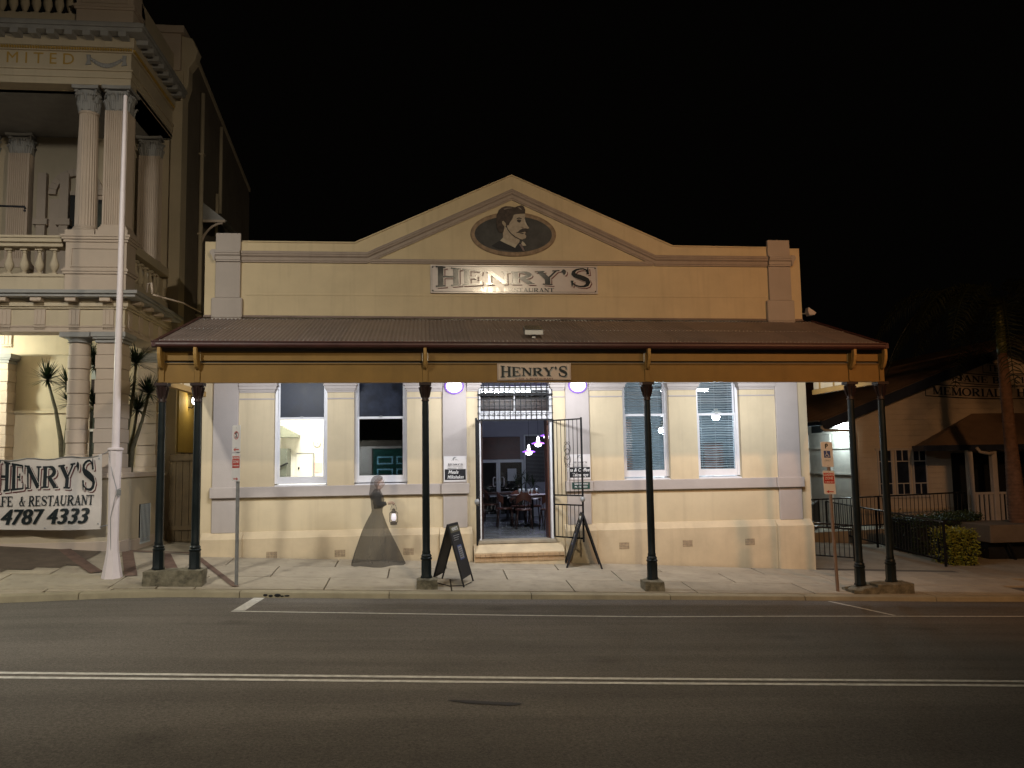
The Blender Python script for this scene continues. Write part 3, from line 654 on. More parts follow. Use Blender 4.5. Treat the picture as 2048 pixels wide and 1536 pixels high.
gate(2.63, -.06, -math.radians(52)); gate(1.09, -.06, -math.radians(97))

# ---- signs and lamps on the cafe wall
sg = thing('parapet_sign', 'long white shop board with arched black lettering mounted on the parapet', 'sign', (1.9, -.03, 5.5))
X0, X1, Z0, Z1 = .13, 3.66, 5.22, 5.82
obj('board', MB().box(X0, X1, -.045, -.005, Z0, Z1), 'signw', sg, bev=.004)
fr = MB()
for (a, b, c, d) in ((X0 + .04, X1 - .04, Z0 + .03, Z0 + .038), (X0 + .04, X1 - .04, Z1 - .038, Z1 - .03), (X0 + .03, X0 + .036, Z0 + .04, Z1 - .04), (X1 - .036, X1 - .03, Z0 + .04, Z1 - .04)): fr.box(a, b, -.047, -.044, c, d)
for cx in (X0 + .03, X1 - .075):
    for cz in (Z0 + .03, Z1 - .075):
        fr.box(cx + .008, cx + .034, -.048, -.0465, cz + .008, cz + .034)
obj('border', fr, 'ink', sg)
henrys(sg, X0 + .10, X1 - .14, -.050, 5.34, 5.79, sag=.24, ink='signg', shadow='inkr', white='signw', d=.034)
plain(sg, 'lettering', 'CAFE & RESTAURANT', 1.02, 2.72, -.052, 5.25, 5.335, 'signg')

sg = thing('verandah_sign', 'small white shop board with black lettering fixed to the verandah beam above the door', 'sign', (1.92, -2.66, 3.28))
X0, X1, Z0, Z1 = 1.265, 2.565, 3.135, 3.435
obj('board', MB().box(X0, X1, -2.695, -2.665, Z0, Z1), mat('sign_cream', (.58, .47, .40), .45, .05, 3, 0), sg, bev=.003)
fr = MB()
for (a, b, c, d) in ((X0 + .015, X1 - .015, Z0 + .012, Z0 + .016), (X0 + .015, X1 - .015, Z1 - .016, Z1 - .012), (X0 + .012, X0 + .016, Z0 + .016, Z1 - .016), (X1 - .016, X1 - .012, Z0 + .016, Z1 - .016)): fr.box(a, b, -2.697, -2.694, c, d)
obj('border', fr, 'maroon', sg)
henrys(sg, X0 + .05, X1 - .06, -2.699, 3.185, 3.395, sag=.2, ink='ink', shadow='galv', d=.014)
plain(sg, 'lettering', 'CAFE & RESTAURANT', 1.58, 2.25, -2.70, 3.145, 3.175, 'inkr')

def poster(x0, name, label, l1, l2, extra=False):
    sg = thing(name, label, 'sign', (x0 + .22, -.06, 1.6)); x1 = x0 + .46; z0, z1 = 1.325, 1.845; y = -.066
    obj('board', MB().box(x0, x1, y, -.05, z0, z1), 'signw2', sg, bev=.002)
    obj('chalk_panel', MB().box(x0 + .02, x1 - .015, y - .004, y, z0 + .04, z0 + .255), 'blackm', sg)
    henrys(sg, x0 + .09, x1 - .075, y - .003, z0 + .335, z0 + .375, sag=.15, ink='ink', shadow=None)
    plain(sg, 'small_print', 'CAFE & RESTAURANT', x0 + .07, x1 - .07, y - .003, z0 + .305, z0 + .322, 'galv')
    mb = MB(); mb.box(x0 + .08, x0 + .26, y - .003, y, z0 + .268, z0 + .284); mb.box(x0 + .29, x0 + .39, y - .003, y, z0 + .268, z0 + .284); obj('print_bars', mb, 'galv', sg)
    # head emblem: swept hair and a ring
    c = (x0 + .225, z0 + .445); mb = MB()
    mb.tube([(c[0] + .07 * math.cos(a), y - .002, c[1] - .03 + .045 * math.sin(a)) for a in [k * PI / 8 for k in range(9)]], .0025, 4)
    mb.prism([(c[0] - .045, c[1] + .0), (c[0] - .04, c[1] + .035), (c[0] - .01, c[1] + .058), (c[0] + .035, c[1] + .055), (c[0] + .01, c[1] + .04), (c[0] - .015, c[1] + .02), (c[0] - .025, c[1] - .02)], y - .004, y)
    mb.prism([(c[0] + .005, c[1] - .002), (c[0] + .025, c[1] + .006), (c[0] + .045, c[1] - .004), (c[0] + .025, c[1] - .008)], y - .004, y)
    obj('head_emblem', mb, 'galv', sg)
    text('chalk_writing', l1, 'chalk', sg, (x0 + .19, y - .006, z0 + .195), .10, shear=.25, bold=.0015, sx=.9)
    text('chalk_writing', l2, 'chalk', sg, (x0 + .235, y - .006, z0 + .095), .095, shear=.3, bold=.0015, sx=.8)
    return sg
poster(.375, 'menu_board', 'white and black menu board chalked with meals and milkshakes, left of the door', 'Meals', 'Milkshakes')
poster(2.945, 'menu_board', 'white and black menu board chalked with tea and coffee, right of the door', 'Tea & Coffee', 'Takeaways')
sg = thing('reservations_sign', 'small dark green plate with white phone number below the right menu board', 'sign', (3.2, -.12, 1.2))
obj('plate', MB().box(3.0, 3.37, -.128, -.116, 1.135, 1.27), mat('sign_green', (.015, .06, .05), .5, .1, 3, 0), sg)
text('lettering', 'RESERVATIONS', 'signw2', sg, (3.185, -.130, 1.235), .045, bold=.001, sx=.95)
text('lettering', 'Ph 4787 4333', 'signw2', sg, (3.185, -.130, 1.175), .05, bold=.001, sx=.95)

# ---- painted oval with a man's head in profile
sg = thing('portrait_plaque', 'oval painted plaque of a moustached man in profile, high in the gable', 'plaque', (1.88, -.03, 6.54))
def A(p): return (1.85 + ((920 + p[0] * .10254) - 1022) / 94.5, 6.06 + (508 - (380 + p[1] * .10254)) / 101.5)
ex_, ez_ = A((1025, 820)); rx_, rz_ = .865, .435
obj('painted_oval', MB().prism([(ex_ + (rx_ - .02) * math.cos(a), ez_ + (rz_ - .02) * math.sin(a)) for a in [2 * PI * i / 48 for i in range(48)]], -.022, 0), mat('portrait_ground', (.045, .047, .05), .6, .7, 2.2, 0), sg)
v = []; mb = MB(); n = 56
for i in range(n):
    a = 2 * PI * i / n
    for dr, yy in ((-.045, -.018), (-.045, -.026), (-.02, -.033), (.03, -.031), (.045, -.022), (.045, 0), (-.045, 0)): v.append((ex_ + (rx_ + dr) * math.cos(a), yy, ez_ + (rz_ + dr) * math.sin(a)))
mb.v = v; mb.f = [(i * 7 + j, i * 7 + (j + 1) % 7, ((i + 1) % n) * 7 + (j + 1) % 7, ((i + 1) % n) * 7 + j) for i in range(n) for j in range(7)]
obj('frame', mb, mat('portrait_frame', (.26, .19, .13), .6, .35, 9, .2), sg, smooth=1)
def art(name, pts, m, lay): return obj(name, MB().prism([A(p) for p in pts], -.036 - .004 * lay, -.034 - .004 * lay + .001), m, sg)
pa = lambda n_, c, v_=.25: mat(n_, c, .65, v_, 14, 0)
fl = pa('painted_flesh', (.40, .35, .29), .18); hr = pa('painted_hair', (.055, .042, .038), .5); ct = pa('painted_coat', (.02, .023, .03)); cl = pa('painted_collar', (.46, .43, .36), .1); dk = pa('painted_shadow', (.05, .045, .045), .3)
art('coat', [(760, 965), (700, 1000), (590, 1075), (700, 1130), (880, 1165), (1060, 1180), (1250, 1176), (1230, 1100), (1180, 1010), (1080, 1000)], ct, 1)
art('neck', [(850, 650), (815, 800), (818, 905), (930, 1000), (1060, 1090), (1130, 1000), (1150, 935), (1050, 890), (950, 790), (900, 700)], fl, 1.6)
art('collar', [(820, 900), (760, 965), (900, 1040), (1050, 1115), (1085, 1050), (980, 1010), (880, 955)], cl, 2.4)
art('collar', [(1195, 970), (1235, 1010), (1270, 1062), (1205, 1075), (1170, 1030)], cl, 2.4)
art('tie', [(1130, 1040), (1180, 1030), (1200, 1080), (1240, 1180), (1200, 1176), (1170, 1110)], pa('painted_tie', (.20, .16, .17)), 2.8)
art('face', [(1020, 410), (1120, 395), (1250, 385), (1262, 430), (1245, 490), (1262, 560), (1290, 625), (1332, 690), (1290, 722), (1245, 745), (1262, 800), (1240, 815), (1272, 860), (1262, 905), (1190, 938), (1120, 925), (1040, 870), (960, 795), (905, 700), (885, 640), (930, 600), (960, 520)], fl, 3.2)
art('hair', [(690, 560), (697, 430), (740, 320), (800, 262), (870, 232), (960, 232), (1060, 252), (1120, 222), (1190, 203), (1235, 235), (1262, 300), (1255, 385), (1180, 380), (1100, 395), (1035, 412), (1005, 500), (955, 580), (930, 640), (890, 645), (868, 590), (830, 545), (802, 560), (812, 620), (850, 685), (825, 790), (760, 800), (715, 740), (695, 650)], hr, 4.0)
art('ear', [(802, 560), (830, 545), (868, 590), (880, 640), (865, 678), (835, 650), (810, 610)], pa('painted_ear', (.36, .31, .24)), 4.6)
art('brow', [(1082, 505), (1100, 480), (1140, 468), (1195, 488), (1180, 500), (1130, 495)], dk, 4.2)
art('eye', [(1090, 525), (1120, 510), (1175, 515), (1170, 560), (1140, 582), (1105, 560)], dk, 4.2)
art('moustache', [(1070, 800), (1110, 775), (1150, 735), (1200, 708), (1260, 700), (1325, 712), (1318, 745), (1265, 768), (1200, 785), (1150, 800)], dk, 4.4)
art('mouth', [(1140, 810), (1200, 800), (1240, 812), (1190, 826)], dk, 4.2)
art('jaw_line', [(880, 640), (893, 640), (915, 720), (970, 800), (1060, 880), (1150, 930), (1145, 942), (1045, 892), (955, 808), (900, 725)], dk, 4.2)
art('nose_shadow', [(1170, 680), (1210, 665), (1240, 700), (1200, 708)], pa('painted_shade', (.27, .22, .18)), 4.2)
art('cheek_shade', [(1250, 500), (1262, 560), (1285, 622), (1270, 640), (1240, 580), (1236, 520)], pa('painted_light', (.50, .46, .40)), 3.8)
art('hair_highlight', [(830, 290), (900, 262), (990, 262), (1000, 275), (920, 285), (850, 310)], pa('painted_highlight', (.20, .17, .15)), 4.6)
art('hair_highlight', [(1110, 255), (1150, 250), (1190, 290), (1180, 305), (1150, 280)], pa('painted_highlight2', (.26, .23, .20)), 4.6)

# bulkhead lamps either side of the door
M['lampg'] = emis('lamp_glass', (1, .98, 1.0), 4.5); M['lampr'] = emis('lamp_rim', (.26, .14, .62), .75)
for lx, lab in ((.60, 'lit bulkhead lamp on the grey pilaster left of the door'), (3.17, 'lit bulkhead lamp on the grey pilaster right of the door')):
    t = thing('wall_lamp', lab, 'lamp', (lx, -.05, 3.30), 'bulkhead lamps beside the cafe door')
    obj('base', MB().box(lx - .14, lx + .14, -.075, -.05, 3.17, 3.43), 'galv', t, bev=.02)
    mb = MB(); mb.ball((lx, -.075, 3.275), .165, .14, .135, 20, 12); obj('glass', mb, 'lampg', t, smooth=2)
    obj('rim', MB().tube([(lx + .175 * math.cos(a), -.085, 3.275 + .145 * math.sin(a)) for a in [2 * PI * k / 24 for k in range(25)]], .026, 6), 'lampr', t, smooth=2)
    light('lamp_light', 'POINT', (lx, -.75, 3.00), 11, (.93, .93, 1.0), .10)

# ================================================================== VERANDAH
ver = thing('verandah', 'ochre timber verandah with corrugated iron roof on dark iron posts in front of the cafe', 'verandah', (2, -2.6, -.4))
def dv(x): return -.0042 * (x + 4.4)
def vbox(mb, x0, x1, y0, y1, z0, z1):
    n = len(mb.v); mb.box(x0, x1, y0, y1, z0, z1); mb.v[n:] = [(p[0], p[1], p[2] + dv(p[0])) for p in mb.v[n:]]; return mb
# roof sheets: one per 0.76 m, real corrugations
RX0, RX1 = -4.47, 8.36; pitch = .0762
ns = 17; sw = (RX1 - RX0) / ns
for k in range(ns):
    a = RX0 + sw * k; nseg = 60; mb = MB(); lift = .0015 * (k % 2)
    for i in range(nseg + 1):
        x = a + (sw + .03) * i / nseg
        if x > RX1 + .02: x = RX1 + .02
        h = .0095 * math.cos(2 * PI * x / pitch) + lift + dv(x)
        mb.v += [(x, -2.84, 3.795 + h), (x, -1.4, 4.250 + h), (x, -.012, 4.690 + h)]
    for i in range(nseg):
        for j in (0, 1): mb.f.append((i * 3 + j, (i + 1) * 3 + j, (i + 1) * 3 + j + 1, i * 3 + j + 1))
    obj('roof_sheet', mb, 'roof' if k % 3 else 'roof2', ver, smooth=2)
# screw lines and flashing along the wall
mb = MB(); 
for i in range(int((RX1 - RX0) / pitch)):
    x = RX0 + i * pitch + .0762 * .0 ; x = math.ceil(x / pitch) * pitch
    for y in (-2.7, -1.45, -.25): mb.box(x - .006, x + .006, y - .006, y + .006, 3.795 + (y + 2.84) * .3165 + .008 + dv(x), 3.795 + (y + 2.84) * .3165 + .02 + dv(x))
obj('roof_screws', mb, 'galv', ver, kind='stuff')
mb = MB()
for i in range(60):
    x0 = -4.42 + i * (12.6 / 60); x1 = x0 + 12.6 / 60; z = 4.705 + dv(x0); mb.add([(x0, -.0015, z + .05), (x1, -.0015, z + .05), (x1, -.02, z + .012), (x0, -.02, z + .012), (x1, -.10, z - .012), (x0, -.10, z - .012)], [(0, 3, 2, 1), (3, 5, 4, 2)])
obj('flashing', mb, 'roof', ver)
for x in (RX0, RX1 + .02): obj('barge_capping', MB().add([(x - .03, -2.87, 3.81 + dv(x)), (x + .03, -2.87, 3.81 + dv(x)), (x + .03, -.01, 4.72 + dv(x)), (x - .03, -.01, 4.72 + dv(x)), (x - .03, -2.87, 3.72 + dv(x)), (x + .03, -2.87, 3.72 + dv(x)), (x + .03, -.01, 4.62 + dv(x)), (x - .03, -.01, 4.62 + dv(x))], [(0, 1, 2, 3), (7, 6, 5, 4), (4, 5, 1, 0), (5, 6, 2, 1), (6, 7, 3, 2), (7, 4, 0, 3)]), 'maroon', ver)
# quad gutter
gm = MB(); pr = [(-2.75, 3.815), (-2.75, 3.71), (-2.82, 3.705), (-2.855, 3.725), (-2.87, 3.755), (-2.865, 3.785), (-2.88, 3.80), (-2.88, 3.815), (-2.87, 3.815)]
gm.v = [(x, y, z + dv(x)) for x in (-4.51, 8.39) for y, z in pr]; L_ = len(pr)
gm.f = [(i, (i + 1) % L_, (i + 1) % L_ + L_, i + L_) for i in range(L_)] + [tuple(range(L_ - 1, -1, -1)), tuple(range(L_, 2 * L_))]
obj('gutter', gm, 'maroon', ver)
PX = [-4.39, -3.81, .01, 3.95, 7.77, 8.36]
# beams: lower fascia, groove, upper board; side beams; rafters
vb = lambda *a: vbox(MB(), *a)
obj('beam', vb(-4.44, 8.41, -2.655, -2.54, 3.13, 3.455), 'ochre', ver, bev=.004)
obj('beam_bead', vb(-4.44, 8.41, -2.668, -2.65, 3.130, 3.150), 'ochre', ver)
obj('beam_groove', vb(-4.43, 8.40, -2.625, -2.54, 3.455, 3.505), 'joint', ver)
for a, b in zip([-4.40, -3.81, .01, 3.95, 7.77], [-3.81, .01, 3.95, 7.77, 8.37]): obj('fascia_board', vb(a + .05, b - .05, -2.665, -2.55, 3.505, 3.665), 'ochre', ver, bev=.004)
obj('wall_plate', vb(-4.43, 8.36, -2.70, -2.50, 3.665, 3.72), 'joint', ver)
for a, b in zip([-4.40, -3.81, .01, 3.95, 7.77], [-3.81, .01, 3.95, 7.77, 8.37]): obj('moulding', vb(a + .05, b - .05, -2.675, -2.655, 3.445, 3.46), 'ochre', ver)
for x in PX:
    obj('beam_block', vb(x - .045, x + .045, -2.685, -2.655, 3.132, 3.66), 'ochre', ver, bev=.006)
    m_ = MB(); p = [(-2.86, 3.71), (-2.86, 3.60), (-2.84, 3.52), (-2.80, 3.44), (-2.76, 3.39), (-2.72, 3.36), (-2.686, 3.37), (-2.686, 3.42), (-2.71, 3.44), (-2.74, 3.49), (-2.76, 3.56), (-2.76, 3.71)]
    m_.prism(p, x - .028, x + .028, 'x'); m_.v = [(q[0], q[1], q[2] + dv(x)) for q in m_.v]; obj('bracket', m_, 'ochre2', ver, bev=.008)
for x in (-4.39, 8.36):
    d = dv(x); obj('side_beam', MB().box(x - .05, x + .05, -2.54, -.005, 3.10 + d, 3.20 + d), 'ochre2', ver)
    obj('side_panel', MB().prism([(-2.54, 3.21 + d), (-.005, 3.21 + d), (-.005, 4.62 + d), (-2.54, 3.80 + d)], x - .012, x + .012, 'x'), 'cream', ver)
    for y in (-2.1, -1.5, -.9, -.3): obj('batten', MB().box(x - .03, x + .03, y - .02, y + .02, 3.21 + d, 3.90 + d + (y + 2.3) * .3), 'ochre2', ver)
for i in range(22):
    x = -4.2 + i * .585; m_ = MB(); d = dv(x); m_.prism([(-2.73, 3.78 + d), (-2.73, 3.72 + d), (-.01, 4.57 + d), (-.01, 4.65 + d)], x - .022, x + .022, 'x'); obj('rafter', m_, 'ochre', ver)
# posts
padz = lambda x: {-4.39: .045, -3.81: .02, .01: -.225, 3.95: -.37, 7.77: -.585, 8.36: -.545}[x]
for x in PX:
    zb = padz(x); top = 3.13 + dv(x); y = -2.6
    pr = [(.070, zb + .40), (.072, zb + .44), (.064, zb + .46), (.066, zb + .9), (.058, top - .42), (.055, top - .33)]
    p_ = obj('post', MB().lathe(x, y, pr, 20), 'green', ver, smooth=1)
    b = MB(); b.lathe(x, y, [(.105, zb), (.105, zb + .02), (.092, zb + .045), (.092, zb + .27), (.086, zb + .30)], 8, rot=PI / 8); b.lathe(x, y, [(.086, zb + .30), (.098, zb + .315), (.098, zb + .335), (.082, zb + .35), (.092, zb + .37), (.074, zb + .40)], 20)
    obj('base', b, 'green', p_, smooth=1)
    c = MB(); c.lathe(x, y, [(.055, top - .33), (.068, top - .32), (.068, top - .305), (.058, top - .29), (.062, top - .20), (.078, top - .13), (.082, top - .10), (.095, top - .07), (.098, top - .05)], 20)
    c.box(x - .105, x + .105, y - .105, y + .105, top - .05, top - .001)
    for k in range(8):
        a = 2 * PI * k / 8; c.tube([(x + .060 * math.cos(a), y + .060 * math.sin(a), top - .26), (x + .078 * math.cos(a), y + .078 * math.sin(a), top - .18), (x + .098 * math.cos(a), y + .098 * math.sin(a), top - .10), (x + .106 * math.cos(a), y + .106 * math.sin(a), top - .075)], [.012, .018, .016, .010], 5)
    obj('capital', c, 'capm', p_, smooth=1)
def pad(x0, x1, y0, y1, zt, name='post_pad', rough=.008, chip=False):
    nx = max(4, int((x1 - x0) / .06)); mb = MB(); ny = 6
    zbm = min(gz(x0, y0), gz(x1, y0)) - .08
    def jit(p, s): return tuple(c + rough * noise.noise(Vector((p[0] * 9 + s, p[1] * 9, p[2] * 9))) * 2 for c in p)
    # rough block: displaced subdivided box
    nz = 4; V = {}
    def vid(i, j, k):
        if (i, j, k) not in V:
            x = x0 + (x1 - x0) * i / nx; y = y0 + (y1 - y0) * j / ny; z = zbm + (zt - zbm) * k / nz
            e = .018; 
            if k == nz and (i in (0, nx) or j in (0, ny)): z -= e
            if chip and k == nz: z -= max(0, .13 * (1 - (x - x0) / .22)) if x < x0 + .22 else 0
            V[(i, j, k)] = len(mb.v); mb.v.append(jit((x, y, z), 0))
        return V[(i, j, k)]
    for i in range(nx):
        for j in range(ny): mb.f.append((vid(i, j, nz), vid(i + 1, j, nz), vid(i + 1, j + 1, nz), vid(i, j + 1, nz)))
        for k in range(nz): mb.f += [(vid(i, 0, k), vid(i + 1, 0, k), vid(i + 1, 0, k + 1), vid(i, 0, k + 1)), (vid(i + 1, ny, k), vid(i, ny, k), vid(i, ny, k + 1), vid(i + 1, ny, k + 1))]
    for j in range(ny):
        for k in range(nz): mb.f += [(vid(0, j + 1, k), vid(0, j, k), vid(0, j, k + 1), vid(0, j + 1, k + 1)), (vid(nx, j, k), vid(nx, j + 1, k), vid(nx, j + 1, k + 1), vid(nx, j, k + 1))]
    return obj(name, mb, 'pad', ver)
pad(-4.60, -3.66, -2.73, -2.40, .04); pad(-.15, .19, -2.79, -2.44, -.225); pad(3.77, 4.11, -2.79, -2.44, -.37)
pad(7.98, 8.66, -2.82, -2.40, -.545); pad(7.52, 7.99, -2.84, -2.40, -.590, chip=True)
# floodlight box lying on the roof
t = thing('floodlight', 'small square floodlight box sitting on the verandah roof above the door', 'lamp', (1.95, -2.3, 4.1))
obj('housing', MB().prism([(-2.42, 3.98), (-2.20, 4.04), (-2.22, 4.18), (-2.42, 4.07)], 1.79, 2.13, 'x'), 'galv', t, bev=.008)
mirror = mat('floodlight_glass', (.5, .5, .45), .12, .6, 30, .5, 25, metal=.9)
obj('glass', MB().add([(1.80, -2.423, 4.08), (2.12, -2.423, 4.08), (2.12, -2.235, 4.182), (1.80, -2.235, 4.182)], [(0, 1, 2, 3)]), mirror, t)
obj('mount', MB().box(1.93, 1.99, -2.36, -2.26, 3.93, 4.0), 'galv', t)
t = thing('camera_housing', 'white security floodlight angled off the top right corner of the cafe parapet', 'floodlight', (8.3, .1, 4.9))
mb = MB(); mb.prism([(8.27, 4.86), (8.29, 4.95), (8.47, 4.83), (8.42, 4.78), (8.30, 4.77)], -.08, .08); obj('hood', mb, 'signw', t, bev=.01)
obj('bracket', MB().tube([(8.17, .02, 4.82), (8.24, .0, 4.82), (8.30, -.0, 4.82)], .014, 6), 'galv', t)

# ================================================================== STREET FURNITURE
# flagpole
t = thing('flagpole', 'tall tapering white flagpole standing on the footpath left of the verandah', 'pole', (-5.15, -2.05, -.13))
px, py = -5.315, -2.05; zb = gz(px, py)
base = [(.17, zb - .02), (.168, zb), (.13, zb + .22), (.098, zb + .45), (.088, zb + .62), (.088, zb + 1.2), (.108, zb + 2.13), (.110, zb + 2.16), (.075, zb + 2.18)]
obj('base', MB().lathe(px, py, base, 8, rot=PI / 8), 'pole', t, smooth=1)
obj('collar', MB().lathe(px, py, [(.10, zb + 2.14), (.128, zb + 2.16), (.128, zb + 2.185), (.10, zb + 2.20)], 16), 'pole', t, smooth=1)
obj('shaft', MB().lathe(px, py, [(.062, zb + 2.17), (.059, zb + 3.5), (.052, zb + 5.2), (.042, zb + 7.0), (.032, zb + 8.50), (.0, zb + 8.53)], 20), 'pole', t, smooth=1)
mb = MB(); mb.tube([(px + .0, py - .085, zb + .3), (px - .02, py - .09, zb + 1.0), (px + .05, py - .10, zb + 1.35), (px + .08, py - .08, zb + 1.45)], .005, 5); mb.tube([(px - .09, py - .06, zb + 2.1), (px + .0, py - .11, zb + 1.75), (px + .08, py - .09, zb + 1.45)], .005, 5)
mb.tube([(px + .10 + .03 * math.sin(k * 2), py - .08, zb + 1.36 + .02 * k) for k in range(8)], .006, 5)
obj('halyard', mb, 'galv', t)
obj('cleat', MB().box(px + .07, px + .13, py - .09, py - .05, zb + 1.38, zb + 1.48), 'galv', t)

def sign_frame(t, cx, cy, rz, w_, z0, z1, m='signw2', lean=0):
    """helper giving a function that maps sign-face coordinates to the world"""
    ca, sa = math.cos(rz), math.sin(rz)
    def F(u, v, d=0): return (cx + ca * u + sa * d + lean * (v - z0), cy + sa * u - ca * d, v)
    def panel(u0, u1, v0, v1, d0, d1, m, name, parent=None):
        P = [F(u0, v0, d0), F(u1, v0, d0), F(u1, v1, d0), F(u0, v1, d0), F(u0, v0, d1), F(u1, v0, d1), F(u1, v1, d1), F(u0, v1, d1)]
        return obj(name, MB().add(P, [(0, 1, 2, 3), (7, 6, 5, 4), (4, 5, 1, 0), (5, 6, 2, 1), (6, 7, 3, 2), (7, 4, 0, 3)][::1]), m, parent or t)
    return F, panel
def roundplate(t, F, u0, u1, v0, v1, m, name='sign_plate', r=.02):
    P = []
    for cx, cz, a0 in ((u1 - r, v0 + r, -90), (u1 - r, v1 - r, 0), (u0 + r, v1 - r, 90), (u0 + r, v0 + r, 180)):
        P += [(cx + r * math.cos(math.radians(a0 + 30 * k)), cz + r * math.sin(math.radians(a0 + 30 * k))) for k in range(4)]
    n = len(P); mb = MB(); mb.v = [F(p[0], p[1], .004) for p in P] + [F(p[0], p[1], 0) for p in P]
    mb.f = [tuple(range(n)), tuple(range(2 * n - 1, n - 1, -1))] + [(i, i + n, (i + 1) % n + n, (i + 1) % n) for i in range(n)]
    return obj(name, mb, m, t)
def ftext(parent, s, F, u, v, size, m, rz, bold=0, sx=1): return text('lettering', s, m, parent, F(u, v, .0065), size, (PI / 2, 0, rz), bold=bold, sx=sx)
def arrow(parent, F, u, v, l, dirn, m):
    mb = MB(); P = [(-l / 2 * -dirn, 0)]
    pts = [(-.5, -.06), (.15, -.06), (.1, -.22), (.5, 0), (.1, .22), (.15, .06), (-.5, .06)]
    pts = [(p[0] * dirn * l, p[1] * l) for p in pts]
    if dirn < 0: pts = pts[::-1]
    mb.v = [F(u + p[0], v + p[1], .0062) for p in pts]; mb.f = [tuple(range(7))]; obj('arrow', mb, m, parent)
def ring(parent, F, u, v, r, w_, m, slash=True):
    mb = MB(); n = 28
    mb.v = [F(u + q * math.cos(2 * PI * i / n), v + q * math.sin(2 * PI * i / n), .0062) for i in range(n) for q in (r, r - w_)]
    mb.f = [(2 * i, 2 * ((i + 1) % n), 2 * ((i + 1) % n) + 1, 2 * i + 1) for i in range(n)]
    if slash: k = len(mb.v); c = r * .7; mb.v += [F(u - c, v + c - w_ * .5, .0068), F(u - c + w_ * .7, v + c, .0068), F(u + c, v - c + w_ * .5, .0068), F(u + c - w_ * .7, v - c, .0068)]; mb.f.append((k + 0, k + 3, k + 2, k + 1))
    obj('prohibition_ring', mb, m, parent)
# left sign post: no stopping and loading zone, turned away from the camera
sx_, sy_ = -3.13, -2.62; g0 = gz(sx_, sy_)
t = thing('parking_sign_post', 'grey steel post with no stopping plate above a loading zone plate', 'sign post', (sx_, sy_, g0))
obj('post', MB().lathe(sx_, sy_, [(.030, g0 - .05), (.030, 2.40)], 14), 'galv', t, smooth=1)
rz = -math.radians(42); F, panel = sign_frame(t, sx_ - .025, sy_ - .036, rz, .225, 0, 0)
pl = roundplate(t, F, -.112, .112, 1.955, 2.405, 'signw2')
ftext(pl, 'S', F, 0, 2.235, .125, 'ink', rz, .003); ring(pl, F, 0, 2.235, .068, .013, 'red'); arrow(pl, F, 0, 1.995, .15, -1, 'red')
pl = roundplate(t, F, -.112, .112, 1.465, 1.935, 'signw2')
roundplate(pl, (lambda u, v, d: F(u, v, d + .0025)), -.098, .098, 1.69, 1.885, 'red', 'red_field', .006)
ftext(pl, 'LOADING', F, 0, 1.855, .052, 'signw2', rz, .001, .85); ftext(pl, 'ZONE', F, 0, 1.79, .062, 'signw2', rz, .001, .9); ftext(pl, '15 MINS MAX', F, 0, 1.725, .034, 'signw2', rz, .0006, .85)
arrow(pl, F, 0, 1.505, .13, 1, 'red')
for v in (2.36, 2.03, 1.92, 1.48): obj('bolt', MB().ball(F(0, v, .006), .007, .007, .007, 6, 4), 'galv', t)
# right sign post
sx_, sy_ = 7.33, -2.62; g0 = gz(sx_, sy_); lean = -.030
t = thing('parking_sign_post', 'leaning brown steel post with disabled parking plate above a loading zone plate', 'sign post', (sx_, sy_, g0))
obj('post', MB().tube([(sx_, sy_, g0 - .05), (sx_ + lean * 2.5, sy_, 1.96)], .029, 14), 'rust', t, smooth=1)
rz = math.radians(4)
F0, panel = sign_frame(t, sx_ - .02, sy_ - .035, rz, .225, 0, 0)
F = lambda u, v, d=0: (lambda p: (p[0] + lean * (v - g0) + .0 , p[1], p[2] - .04 * u))(F0(u, v, d))
pl = roundplate(t, F, -.115, .115, 1.535, 1.985, 'signw2')
ftext(pl, 'P', F, -.005, 1.905, .115, 'ink', rz, .004); ftext(pl, 'ONLY', F, 0, 1.65, .045, 'galv', rz, 0)
roundplate(pl, (lambda u, v, d: F(u, v, d + .0025)), -.063, .063, 1.70, 1.825, 'blue', 'blue_field', .004)
mb = MB()
def dst(pts, w_):
    for a, b in zip(pts[:-1], pts[1:]):
        dx, dy = b[0] - a[0], b[1] - a[1]; l = math.hypot(dx, dy); nx, ny = -dy / l * w_ / 2, dx / l * w_ / 2
        mb.add([F(a[0] + nx, a[1] + ny, .0085), F(a[0] - nx, a[1] - ny, .0085), F(b[0] - nx, b[1] - ny, .0085), F(b[0] + nx, b[1] + ny, .0085)], [(0, 1, 2, 3)])
dst([(-.012, 1.795), (-.010, 1.757)], .012); dst([(-.010, 1.757), (.018, 1.755)], .010); dst([(.018, 1.757), (.032, 1.727), (.045, 1.731)], .010); dst([(-.012, 1.780), (.012, 1.778)], .008)
dst([(-.022, 1.768)] + [(-.004 + .030 * math.cos(math.radians(a)), 1.742 + .030 * math.sin(math.radians(a))) for a in range(130, 340, 20)], .008)
mb.add([F(-.012 + .010 * math.cos(k * PI / 4), 1.808 + .010 * math.sin(k * PI / 4), .0085) for k in range(8)], [tuple(range(8))])
obj('wheelchair_symbol', mb, 'signw2', pl)
pl = roundplate(t, F, -.115, .115, 1.045, 1.465, 'signw2')
roundplate(pl, (lambda u, v, d: F(u, v, d + .0025)), -.102, .102, 1.235, 1.425, 'red', 'red_field', .006)
ftext(pl, 'LOADING', F, 0, 1.392, .052, 'signw2', rz, .001, .85); ftext(pl, 'ZONE', F, 0, 1.33, .064, 'signw2', rz, .001, .9); ftext(pl, '15 MINS MAX', F, 0, 1.262, .034, 'signw2', rz, .0006, .85)
arrow(pl, F, 0, 1.09, .14, -1, 'red')
for v in (1.96, 1.56, 1.445, 1.06): obj('bolt', MB().ball(F(0, v, .006), .007, .007, .007, 6, 4), 'galv', t)

